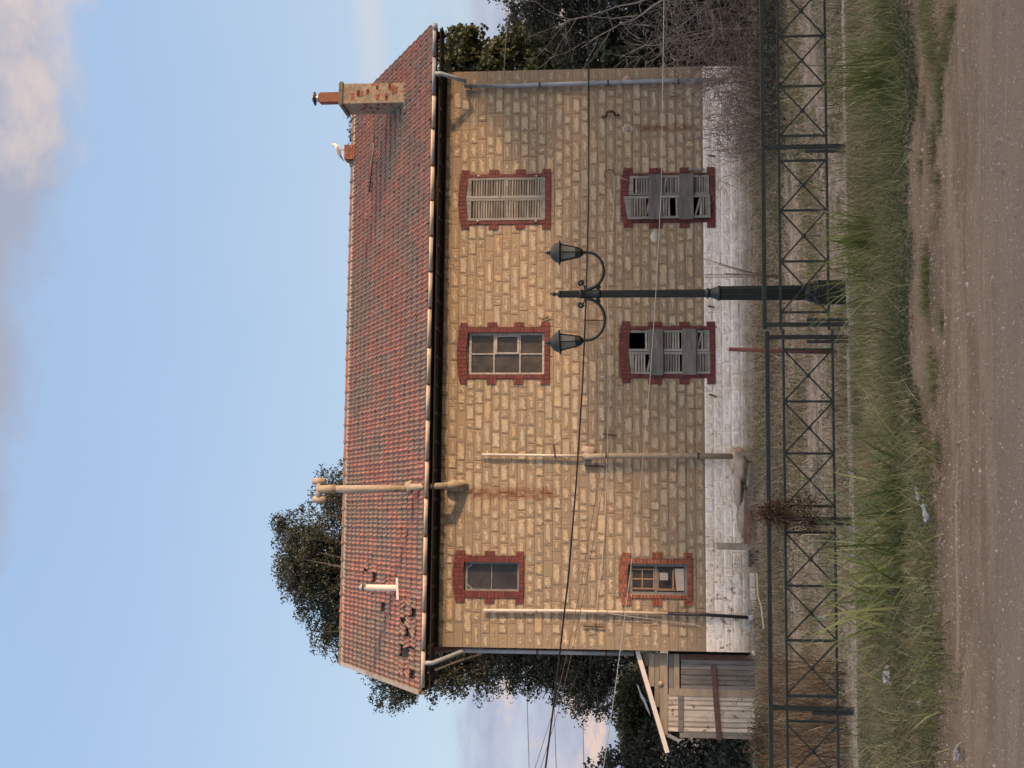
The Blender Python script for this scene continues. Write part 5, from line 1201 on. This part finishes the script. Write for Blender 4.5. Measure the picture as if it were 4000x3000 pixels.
def scatter(n, x0, x1, t0, t1, seed, mask=None):
    g_ = np.random.default_rng(seed); x = g_.uniform(x0, x1, n); t = g_.uniform(t0, t1, n); y = t + FS * x
    if mask is not None: k = g_.random(n) < mask(x, t); x, y = x[k], y[k]
    return np.column_stack([x, y])
edge_t = lambda x: 7.5 - 1.0 * (1 / (1 + np.exp((x + .1) * 5))) + .20 * np.sin(x * 2.3 + 1.) + .13 * np.sin(x * 5.9 + .8) + .05 * np.sin(x * 14.)       # weeds begin further forward on the left
g_ = np.random.default_rng(3)
# verge: mixed weeds, greener and lusher band along the road side
xy = scatter(80000, -6.5, 6.5, 6.2, 13.3, 41, lambda x, t: np.clip((t - edge_t(x) + .22 * noise2(x, t, 3.) + .12 * noise2(x, t, 9.)) * 1.7, 0, 1) * (.25 + .75 * (noise2(x, t, 2.3, .4) > -.1)) * np.clip(1.35 - np.clip(t - 9.5, 0, 9) * .22, .35, 1))
hh_ = g_.gamma(4., .022, len(xy)) * (1 + .5 * noise2(xy[:, 0], xy[:, 1], 1.1, 1.)); grass('weeds', xy, hh_ + .03, g_.uniform(.02, .16, len(xy)), g_.uniform(.003, .012, len(xy)), m_grass_mix, 5)
xy = scatter(76000, -6.5, 6.5, 6.3, 9.6, 42, lambda x, t: np.clip((t - edge_t(x) + .25 * noise2(x, t, 3.4, 1.) + .12 * noise2(x, t, 11.)) * 1.8, 0, 1) * np.clip(1.2 - (t - edge_t(x)) / (1.7 + 2.2 * (x < -.3)), 0, 1) * np.clip(.38 + 1.4 * noise2(x, t, 1.3, 2.), .03, 1))
grass('green_grass', xy, g_.uniform(.03, .15, len(xy)), g_.uniform(.01, .12, len(xy)), g_.uniform(.003, .009, len(xy)), m_grass, 6)
xy = scatter(24000, -6.5, 6.5, 8.6, 13.2, 43, lambda x, t: np.clip(.5 + .8 * noise2(x, t, 1.4, 3.), 0, 1))
grass('dry_weeds', xy, g_.uniform(.03, .22, len(xy)), g_.uniform(.02, .24, len(xy)), g_.uniform(.003, .010, len(xy)), m_grass_dry, 7)
xy = scatter(11000, -6.5, .4, 6.15, 9.5, 44, lambda x, t: np.clip((t - edge_t(x) + .2) * 3, 0, 1) * np.clip(.6 + .9 * noise2(x, t, 1.2, 5.), 0, 1))
grass('straw_weeds', xy, g_.uniform(.02, .16, len(xy)), g_.uniform(.04, .28, len(xy)), g_.uniform(.003, .009, len(xy)), m_grass_dry, 8, segs=3)
xy = scatter(17000, -6.5, 6.5, 6.4, 13., 46, lambda x, t: np.clip((t - edge_t(x) + .1) * 2, 0, 1) * (.25 + .75 * (x < .2)) * np.clip(.5 + .7 * noise2(x, t, 1.6, 8.), .05, 1))
grass('tangled_stems', xy, g_.uniform(.04, .24, len(xy)), g_.uniform(.10, .42, len(xy)), g_.uniform(.0025, .0055, len(xy)), leaf_material('pale_stems', (.16, .15, .085), (.34, .31, .19), (.60, .53, .36), .8, .2), 18, segs=4, curve=.3)
# grass tufts out on the dirt shoulder
def tuftfield(spots, n, seed, mat, name, hs=(.03, .09)):
    g2 = np.random.default_rng(seed); L_ = []
    for (y_, v_, ru, rv) in spots:
        # pixel spot on the shoulder plane z=1.12
        a, b, c_ = ray(3000 - y_, v_); t = (1.13 - CZ) / c_; x, y = a * t, b * t; m_ = int(n * ru * rv / 3000.)
        L_.append(np.column_stack([x + g2.normal(0, ru * y / FPX * .55, m_), y + g2.normal(0, rv * y / FPX * 1.9, m_)]))
    xy = np.concatenate(L_); grass(name, xy, g2.uniform(*hs, len(xy)), g2.uniform(.01, .08, len(xy)), g2.uniform(.002, .0045, len(xy)), mat, seed)
tuftfield([(1060, 3630, 120, 22), (1180, 3625, 80, 20), (1480, 3660, 110, 16), (1250, 3690, 60, 10), (560, 3655, 100, 14), (640, 3575, 60, 10), (420, 3590, 60, 12), (100, 3640, 110, 34), (200, 3660, 100, 30), (300, 3690, 80, 26), (30, 3600, 60, 30), (390, 3700, 40, 14), (1760, 3680, 60, 16), (1420, 3640, 60, 8), (60, 3740, 60, 16), (180, 3720, 80, 16), (470, 3690, 60, 12), (700, 3680, 40, 12)], 620, 71, m_grass, 'shoulder_grass')
tuftfield([(150, 3640, 150, 40), (300, 3665, 110, 36), (790, 3690, 60, 16), (1030, 3600, 40, 16), (60, 3690, 80, 24), (1500, 3690, 60, 10), (1750, 3600, 60, 20), (870, 3670, 70, 20), (60, 3720, 90, 24)], 330, 72, m_grass_dry, 'shoulder_straw', (.02, .07))
# low leafy ground cover along the lip of the verge
def groundcover(name, xy, size, mat, seed, hgt):
    g2 = np.random.default_rng(seed); n = len(xy); z = gza(xy[:, 0], xy[:, 1]) + g2.uniform(.004, hgt, n)
    o = link(name, leaves_mesh(name, np.column_stack([xy, z]), size, mat, seed=seed, aspect=.6)); o['kind'] = 'stuff'
m_cover = leaf_material('ground_cover_leaf', (.075, .088, .045), (.105, .125, .060), (.24, .25, .13), .7, .25)
groundcover('leafy_ground_cover', scatter(60000, -.9, 4.5, 7.2, 8.6, 83, lambda x, t: np.exp(-((t - edge_t(x) - .22) / .22) ** 2) * np.clip(.6 + .7 * noise2(x, t, 2.6, 2.2), 0, 1)), .022, m_cover, 84, .05)
groundcover('small_leaf_weeds', scatter(95000, -6, 6, 6.3, 13.2, 85, lambda x, t: np.clip((t - edge_t(x)) * 2, 0, 1) * np.clip(.1 + 1.2 * noise2(x, t, 1.9, 4.4), 0, 1)), .020, m_cover, 86, .10)
groundcover('yard_small_leaf_weeds', scatter(190000, -9, 11, 19, 26.4, 87, lambda x, t: np.clip(.35 + .8 * noise2(x, t, .8, 2.), .05, 1) * np.clip(1 - abs(t - 22.5) / 4.2, 0, 1)), .038, leaf_material('yard_leaf', (.055, .062, .032), (.135, .15, .078), (.30, .29, .17), .7, .25), 88, .20)
groundcover('yard_patches', scatter(60000, -6, 7, 13.7, 20, 89, lambda x, t: np.clip(-.25 + 1.0 * noise2(x, t, 1.3, 9.), 0, 1)), .028, m_cover, 90, .12)
# behind the fence
xy = scatter(85000, -11, 12, 13.6, 26.6, 51, lambda x, t: np.clip(.75 + .35 * noise2(x, t, 1.2, 1.5), 0, 1) * np.clip(1.25 - (t - 13.6) / 10, .15, 1))
grass('dry_litter', xy, g_.uniform(.01, .10, len(xy)), g_.uniform(.05, .40, len(xy)), g_.uniform(.006, .022, len(xy)), m_litter, 9, curve=.2)
xy = scatter(70000, -11, 12, 13.6, 26.8, 52, lambda x, t: np.clip(.10 + .9 * noise2(x, t, .9, 4.), 0, 1))
grass('yard_weeds', xy, g_.uniform(.04, .26, len(xy)), g_.uniform(.02, .2, len(xy)), g_.uniform(.006, .020, len(xy)), m_grass_mix, 10)
xy = scatter(46000, -11, 12, 13.6, 26.8, 53, lambda x, t: np.clip(.2 + 1.0 * noise2(x, t, .9, 7.), 0, 1))
grass('yard_straw', xy, g_.uniform(.08, .38, len(xy)), g_.uniform(.04, .3, len(xy)), g_.uniform(.006, .018, len(xy)), m_grass_dry, 12)
xy = scatter(15000, -11, 12, 13.6, 21.5, 57, lambda x, t: np.clip(.35 + .8 * noise2(x, t, 1.0, 3.), .03, 1))
grass('pale_fallen_stalks', xy, g_.uniform(.02, .13, len(xy)), g_.uniform(.12, .5, len(xy)), g_.uniform(.005, .012, len(xy)), leaf_material('pale_stalk', (.20, .16, .125), (.48, .40, .32), (.78, .70, .60), .9, .1), 19, segs=3, curve=.2)
# tawny standing straw at the left, in front of the shed
def xyin(y0, y1, t0, t1, n, seed):
    g2 = np.random.default_rng(seed); t = g2.uniform(t0, t1, n); yy = g2.uniform(y0, y1, n); a = (1500 - yy) / FPX; y = t / (1 - FS * a); return np.column_stack([a * y, y])
xy = xyin(2560, 3150, 14.5, 23, 2000, 54); grass('tawny_straw', xy, g_.uniform(.12, .8, len(xy)), g_.uniform(.05, .5, len(xy)), g_.uniform(.008, .022, len(xy)), leaf_material('tawny_straw', (.07, .040, .024), (.27, .17, .10), (.60, .43, .27), .85, .2), 13)
xy = xyin(-400, 640, 20.5, 26, 900, 55); grass('brush', xy, g_.uniform(.3, 1.1, len(xy)), g_.uniform(.1, .9, len(xy)), g_.uniform(.008, .018, len(xy)), leaf_material('brush_twigs', (.06, .042, .034), (.17, .125, .10), (.36, .30, .26), .85, .1), 14, segs=4)
xy = xyin(600, 2700, 21, 26.7, 7000, 56); grass('wall_foot_twigs', xy, g_.uniform(.1, .5, len(xy)), g_.uniform(.1, .5, len(xy)), g_.uniform(.004, .009, len(xy)), m_litter, 15, segs=3)
# tangle of twigs over the whitewashed foot at the right
def tangle(name, spots, n, label, mat, seed, rad=.0055):
    rr = random.Random(seed); q = MB()
    for _ in range(n):
        x, y_, Y, rx, rz = rr.choice(spots); c_ = SP(y_, x, Y); p = c_ + Vector((rr.gauss(0, rx), rr.gauss(0, .35), rr.gauss(0, rz))); d = Vector((rr.gauss(0, 1), rr.gauss(0, .5), rr.gauss(.2, 1))).normalized(); pts = [p]; w_ = Vector((rr.gauss(0, 1), 0, rr.gauss(0, 1))) * .35
        for i in range(5): d = (d + w_ + Vector((rr.gauss(0, .15),) * 3)).normalized(); pts.append(pts[-1] + d * rr.uniform(.06, .16))
        pts = [Vector((v.x, v.y, max(v.z, .02))) for v in pts]
        q.tube(pts, [rad, rad, rad * .8, rad * .7, rad * .5, rad * .4], 3, cap=False, rnd=rr.random())
    o = q.build(name, mat); o['kind'] = 'stuff'; return o
tangle('twig_tangle', [(2860, 430, 23.4, .35, .22), (2880, 540, 23.4, .35, .22), (2900, 350, 23.6, .5, .25), (2820, 300, 23.8, .4, .3), (2790, 200, 24, .5, .4), (2760, 80, 24, .6, .5), (2900, 100, 23, .7, .35), (2700, 20, 24, .5, .5)], 620, '', m_redtwig, 91, .006)
tangle('grey_twigs', [(2820, 250, 24, .6, .4), (2720, 130, 24.2, .6, .5), (2880, 480, 23.3, .45, .25), (2640, 60, 24.4, .6, .6)], 520, '', m_deadwood, 92, .007)
for k, (y_, v_, Y) in enumerate(((60, 2930, 21.5), (330, 2950, 21.5), (180, 2900, 22.5))):
    p = SP(y_, v_, Y); g2 = np.random.default_rng(300 + k); n = 2600
    c_ = g2.normal(size=(n, 3)) * np.array([.55, .3, .16]); c_[:, 2] += .15; p.z = gz(p.x, p.y)
    o = link('weedy_bush', leaves_mesh('weedy_bush', c_, .05, m_leaf_dark if k < 2 else m_deadleaf, seed=310 + k), None, p); tag(o, ['low green leafy bush beyond the railing at the right edge', 'low green leafy bush beyond the railing before the house corner', 'low brown withered bush among the twigs right of the house corner'][k], 'bush')

p = SP(2915, 2965, 24.); p.z = gz(p.x, p.y); e = empty('flowering_shrub', p); tag(e, 'low shrub with magenta flowers at the left edge beside the shed', 'shrub'); g2 = np.random.default_rng(401)
def _c(n, a, b, c_): v = g2.normal(size=(n, 3)) * np.array([a, b, c_]); v[:, 2] = np.abs(v[:, 2]) + .03; return v
link('foliage', leaves_mesh('foliage', _c(2600, .30, .2, .17), .05, m_leaf_olive, seed=402), e); link('flowers', leaves_mesh('flowers', _c(150, .28, .2, .17) + np.array([0, -.08, .03]), .045, leaf_material('magenta_petal', (.22, .03, .10), (.40, .06, .18), (.55, .12, .28)), seed=403, aspect=.9), e)
# tall reeds and clumps of grass in front of the fence
def clump(name, y_, v_, hgt, n, width, lean, mat, label, seed, cat='plant', base_r=.12, t_at=None, group=None, curve=.75, bias=None, parts=False):
    a, b, c_ = ray(3000 - y_, v_)
    lo, hi = 5.5, 26.
    for _ in range(40):
        mid = (lo + hi) / 2; x = a / b * mid
        if CZ + c_ / b * mid > gz(x, mid): lo = mid
        else: hi = mid
    X0, Y0 = a / b * mid, mid; z0 = gz(X0, Y0); g2 = np.random.default_rng(seed)
    base = np.column_stack([g2.normal(0, base_r, n), g2.normal(0, base_r * .7, n), np.full(n, -.02)])
    h = hgt * g2.uniform(.45, 1.05, n); ln = lean * g2.uniform(.2, 1.3, n); an = g2.uniform(0, 2 * np.pi, n)
    if bias is not None: an = g2.normal(bias, .9, n)
    V, Fc, k = strips(n, base, h, ln, width * g2.uniform(.6, 1.2, n), curve, seed, 5, an)
    o = link(name, np_mesh(name, V, Fc, mat, {'rnd': np.repeat(g2.beta(2, 2, n), k)}), None, (X0, Y0, z0)); tag(o, label, cat, group); return o
clump('reed_clump', 1960, 3560, 0.55, 78, 0.0187, 0.44, m_reed, 'big clump of long green blades left of the straw bunch', 101, base_r=.20)
clump('reed_clump', 2090, 3560, 0.68, 68, 0.0187, 0.52, m_reed, 'big clump of long green blades below the withered climber', 102, base_r=.22)
clump('reed_clump', 2220, 3520, 0.73, 37, 0.0204, 0.52, m_reed, 'tall arching reeds just left of the withered climber', 103, base_r=.2, bias=2.2)['kind'] = 'stuff'
clump('reed_clump', 2330, 3460, 0.79, 30, 0.0204, 0.63, m_reed, 'yellow green reeds arching across the railing on the left', 104, base_r=.24, bias=.6)
clump('reed_clump', 2420, 3470, 0.68, 27, 0.0204, 0.57, m_reed, 'drooping yellow green reeds, leftmost clump on the verge', 105, base_r=.2)
clump('grass_clump', 915, 3440, 0.63, 110, 0.0119, .22, m_reed, 'upright yellow green grass clump crossing the railing right of the lamp', 106, base_r=.07)
clump('grass_clump', 1060, 3420, 0.76, 34, 0.0153, .36, m_reed, 'few long arching blades crossing the lamp base', 107, base_r=.12, bias=3.4)
clump('grass_clump', 240, 3500, 0.88, 26, 0.0102, .12, m_reed, 'two or three tall straight green blades at the right', 108, base_r=.05)
clump('grass_clump', 330, 3500, 0.67, 90, 0.0102, .32, m_reed, 'fine slanting grass at the right in front of the railing', 109, base_r=.11, bias=3.6)
clump('grass_clump', 520, 3480, .32, 260, .005, .16, m_grass, 'dense green grass cushion near the right railing post', 110, base_r=.26)
clump('grass_clump', 830, 3510, .28, 420, .005, .16, m_grass, 'dense green grass cushion below the right lantern', 111, base_r=.34)['kind'] = 'stuff'
clump('grass_clump', 1500, 3530, .24, 420, .005, .16, m_grass, 'dense green grass cushion left of the lamp on the verge', 112, base_r=.36)['kind'] = 'stuff'
clump('grass_clump', 1660, 3520, .24, 300, .005, .14, m_grass, 'green grass cushion beside the straw bunch', 113, base_r=.26)['kind'] = 'stuff'
clump('weed_stems', 1250, 3420, .42, 60, .006, .42, m_grass_mix, 'straggly branching weed stems at the gap in the railing', 114, base_r=.16)
clump('straw_bunch', 1760, 3440, .30, 330, .005, .12, m_grass_dry, 'bunch of pale dry straw standing against the kerb', 115, base_r=.09)
clump('straw_bunch', 2620, 3230, .55, 200, .006, .28, m_grass_dry, 'pale straw bunch behind the left railing', 116, base_r=.15, bias=2.)
clump('dry_clump', 1200, 3240, .30, 120, .006, .12, M('yellow_straw', (.33, .24, .08), (.28, .2, .09), 20., .9), 'small yellow dry tuft between the lamp base and the gap', 117, base_r=.06)
# withered climber hanging over the fence
p = fence_pt(3000 - 2020, 3000, -.04); e = empty('withered_climber', (p.x, p.y, .42)); tag(e, 'brown withered leafy climber hanging over the railing', 'plant')
g2 = np.random.default_rng(44); C0 = []
for (y_, v_, s_, n) in ((2010, 2990, .05, 500), (2000, 3030, .07, 700), (2020, 3070, .07, 700), (1975, 3110, .06, 330), (1950, 3160, .04, 120), (2030, 3140, .06, 330), (2055, 3180, .05, 160), (2000, 3180, .06, 120)):
    c_ = fence_pt(3000 - y_, v_, -.05); C0.append(np.array(c_) - np.array([p.x, p.y, .42]) + g2.normal(size=(n, 3)) * np.array([s_, .04, s_]))
link('dead_leaves', leaves_mesh('dead_leaves', np.concatenate(C0), .028, m_deadleaf, seed=46), e)
q = MB()
for i in range(16):
    a = fence_pt(3000 - random.uniform(1990, 2040), random.uniform(2975, 3000), -.03) - e.location; b = fence_pt(3000 - random.uniform(1950, 2070), random.uniform(3140, 3320), -.1) - e.location; q.tube([a, a.lerp(b, .5) + Vector((random.uniform(-.05, .05), -.03, 0)), b], .003, 4, rnd=random.random())
q.build('stems', m_redtwig, e)
# plants on the ridge, behind the stump
for k, (y_, n, sp, lb) in enumerate(((525, 110, .13, 'small leafy sprig growing on the ridge right of the gull'), (468, 34, .07, 'tiny leafy sprig on the ridge by the chimney'))):
    x, z = F(3000 - y_, 1378, RY + .1); g2 = np.random.default_rng(500 + k); c_ = g2.normal(size=(n, 3)) * np.array([sp, .05, .07]); c_[:, 2] = np.abs(c_[:, 2]) + .05
    o = empty('roof_sprig', H2W(x, RY + .1, RZ)); tag(o, lb, 'plant'); link('leaves', leaves_mesh('leaves', c_, .07, m_leaf, seed=510 + k, aspect=.7), o)
    q = MB()
    for i in range(6): q.tube([(0, 0, -.03), (g2.normal(0, sp * .5), 0, .08), (g2.normal(0, sp), 0, .17)], .004, 4)
    q.build('stems', m_bark, o)

# ================================================================== GRAVEL, DEBRIS, LITTER
g_ = np.random.default_rng(77)
def pebbles(n, x0, x1, t0, t1, s0, s1, seed, name, mat):
    xy = scatter(n, x0, x1, t0, t1, seed); n = len(xy); g2 = np.random.default_rng(seed)
    oc = np.array([[1, 0, 0], [0, 1, 0], [-1, 0, 0], [0, -1, 0], [0, 0, .8], [0, 0, -.4]], float); fs = np.array([[0, 1, 4], [1, 2, 4], [2, 3, 4], [3, 0, 4], [1, 0, 5], [2, 1, 5], [3, 2, 5], [0, 3, 5]])
    s_ = (g2.pareto(2.6, n) * .4 + 1).clip(1, 4)[:, None, None] * g2.uniform(s0, s1, (n, 1, 1)); an = g2.uniform(0, 6.28, n); V = oc[None] * g2.uniform(.6, 1.2, (n, 6, 1)) * s_
    ca, sa = np.cos(an)[:, None], np.sin(an)[:, None]; X = V[..., 0] * ca - V[..., 1] * sa; Yv = V[..., 0] * sa + V[..., 1] * ca
    V = np.stack([X + xy[:, :1], Yv + xy[:, 1:], V[..., 2] + gza(xy[:, 0], xy[:, 1])[:, None]], 2).reshape(-1, 3)
    Fc = (fs[None] + (np.arange(n) * 6)[:, None, None]).reshape(-1, 3)
    o = link(name, np_mesh(name, V, Fc, mat, {'rnd': np.repeat(g2.random(n), 6)})); o['kind'] = 'stuff'
m_pebble = M('pebbles', (.17, .14, .115), (.27, .235, .20), 40., .9, var=.45)
pebbles(34000, -4.5, 4.5, 3.5, 6.8, .0022, .0058, 61, 'gravel', m_pebble)
pebbles(9000, -4.5, 4.5, 6.2, 7.9, .003, .007, 62, 'loose_stones', M('pale_pebbles', (.16, .12, .085), (.29, .24, .185), 40., .9, var=.5))
pebbles(2500, -6, 6, 7.5, 20, .006, .016, 63, 'scattered_stones', m_pebble)
def ground_hit(y_, v_):
    a, b, c_ = ray(3000 - y_, v_); lo, hi = 4., 26.9
    for _ in range(40):
        mid = (lo + hi) / 2; x = a / b * mid
        if CZ + c_ / b * mid > gz(x, mid): lo = mid
        else: hi = mid
    return Vector((a / b * mid, mid, gz(a / b * mid, mid)))
# crushed bottles and bags
m_clear = M('cloudy_plastic', (.16, .18, .19), (.34, .37, .39), 30., .25, .6, 60.); m_bag = M('dirty_white_plastic', (.44, .43, .42), (.24, .23, .21), 12., .45, .8, 40.)
def crumple(name, y_, v_, sx_, sy_, sz_, mat, label, cat, seed, up=.0):
    p = ground_hit(y_, v_); rr = random.Random(seed); n = 9; vs = []
    for j in range(n):
        ph = math.pi * j / (n - 1)
        for k in range(12):
            an = 2 * math.pi * k / 12; q_ = rr.uniform(.6, 1.2); vs.append((sx_ * math.sin(ph) * math.cos(an) * q_, sy_ * math.sin(ph) * math.sin(an) * q_, sz_ * (math.cos(ph) + .7) * q_ * .8))
    q = MB(); q._add(vs, [(j * 12 + k, j * 12 + (k + 1) % 12, (j + 1) * 12 + (k + 1) % 12, (j + 1) * 12 + k)[::-1] for j in range(n - 1) for k in range(12)], False); o = q.build(name, mat); o.location = p + Vector((0, 0, up)); tag(o, label, cat)
def bottle(y_, v_, ln, r_, rz, label):
    p = ground_hit(y_, v_); e = empty('plastic_bottle', p + Vector((0, 0, r_ + .03)), rz); tag(e, label, 'bottle', 'crushed bottles')
    q = MB(); n = 10; q.tube([(-ln / 2 + ln * .8 * i / n, 0, random.uniform(-.004, .004)) for i in range(n + 1)] + [(ln * .4, 0, 0), (ln * .5, 0, 0)], [r_ * random.uniform(.7, 1.1) for i in range(n + 1)] + [r_ * .4, r_ * .38], 9, smooth=False); q.build('bottle_body', m_clear, e)
    q = MB(); q.tube([(ln * .5, 0, 0), (ln * .56, 0, 0)], r_ * .45, 8); q.build('bottle_cap', m_bag, e)
bottle(1928, 3618, .11, .015, .9, 'crushed clear plastic bottle, the nearer the lamp of the two on the verge edge'); bottle(1998, 3652, .13, .018, .8, 'crushed clear plastic bottle, the larger and further left of the two')
crumple('plastic_bag', 2640, 3512, .075, .055, .042, m_bag, 'dirty white plastic bag lying in the weeds at the left', 'bag', 3, .05)
crumple('paper_scrap', 2745, 3626, .028, .02, .012, m_bag, 'small white scrap in the weeds left of the bag', 'litter', 4, .04); crumple('paper_scrap', 2945, 3765, .045, .02, .02, m_bag, 'white scrap at the road edge in the far left corner', 'litter', 5, .02)
crumple('paper_scrap', 1660, 3488, .025, .02, .02, m_bag, 'small pale plastic scrap at the verge edge below the dead climber', 'litter', 6, .05); crumple('paper_scrap', 178, 3430, .03, .02, .03, m_bag, 'pale scrap in the weeds near the right edge', 'litter', 7, .08)
crumple('paper_scrap', 190, 3690, .012, .010, .012, m_bag, 'tiny white scrap on the shoulder at the right', 'litter', 8, .02); crumple('dry_leaf', 1815, 3508, .022, .016, .024, M('pale_leaf', (.40, .26, .13), (.34, .2, .1), 20., .8), 'pale tan dry leaf beside the long green blades', 'leaf', 9, .05)
crumple('plastic_bag', 2418, 3248, .045, .03, .07, m_clear, 'bluish plastic scrap caught behind the left railing', 'bag', 10, .05)
crumple('dry_leaf', 384, 3467, .03, .02, .03, M('tan_leaf', (.34, .19, .09), (.28, .15, .08), 20., .8), 'large tan dry leaf in the grass right of the post', 'leaf', 19, .06)
# clutter along the foot of the house
def clutter(name, y0, y1, v0, v1, yl, dy, mat, label, cat, tilt=0.):
    a = rect(y0, y1, v0, v1, yl); q = MB(); c_ = Vector(((a[0] + a[1]) / 2, yl, (a[2] + a[3]) / 2)); hx_, hz_ = (a[1] - a[0]) / 2, (a[3] - a[2]) / 2
    q.box(-hx_, hx_, -dy / 2, dy / 2, -hz_, hz_, rnd=random.random()); o = q.build(name, mat); o.location = H2W(c_.x, c_.y, c_.z); o.rotation_euler = (0, tilt, TH); tag(o, label, cat); return o
clutter('concrete_post', 2122, 2147, 2800, 2950, -.55, .14, m_conc, 'short grey concrete post standing before the whitewashed wall', 'post', .01)
clutter('rusty_sheet', 1915, 2125, 2908, 2930, -.75, .10, M('brown_sheet', (.17, .10, .07), (.12, .065, .045), 6., .8), 'brown rusty sheet lying at the foot of the wall', 'metal sheet', .03)
clutter('white_plank', 2238, 2350, 2932, 2948, -.6, .08, m_white, 'short white plank lying near the black pipe', 'plank', -.02)
clutter('dark_tub', 2150, 2215, 2925, 2965, -.6, .3, m_black, 'dark tub on the ground between post and white plank', 'tub')
clutter('grey_plank', 1810, 1990, 2925, 2945, -.95, .06, m_board, 'weathered grey plank lying behind the rusty sheet', 'plank', .1)
for k, (y_, v_, rx, rz) in enumerate(((1840, 2895, .35, .16), (1915, 2885, .45, .10), (2010, 2905, .50, .14), (1870, 2930, .30, .12))):
    c_ = L3(y_, v_, -.35); w_ = H2W(*c_); o = blob('rubble', (0, 0, 0), (rx, .25, rz), m_conc, None, 40 + k); o.location = (w_.x, w_.y, max(w_.z, .05)); tag(o, ['broken cement lump under the soil pipe', 'sloping broken cement step right of the rusty sheet', 'long mossy cement lump above the rusty sheet', 'grey cement lump on the ground near the footing'][k], 'rubble')
cable([wl(2362, 2922, -.3), wl(2390, 2922, -.35), wl(2450, 2930, -.4), wl(2510, 2950, -.5), wl(2575, 2985, -.8)], .011, M('blue_hose', (.10, .20, .36), (.13, .24, .40), 5., .5), 'blue hose curling down at the foot of the left corner')
cable([SP(2240, 2958, 22), SP(2330, 2962, 21.8), SP(2370, 2975, 21.5), SP(2460, 2985, 21)], .018, m_cement, 'pale bamboo cane lying behind the railing near the shed')
q = MB(); a = Vector(L3(2550, 2945, .0)); q.tube([a + Vector((0, -.12, 0)), a + Vector((0, .1, 0))], .05, 12); q.build('drain_stub', m_white, house)
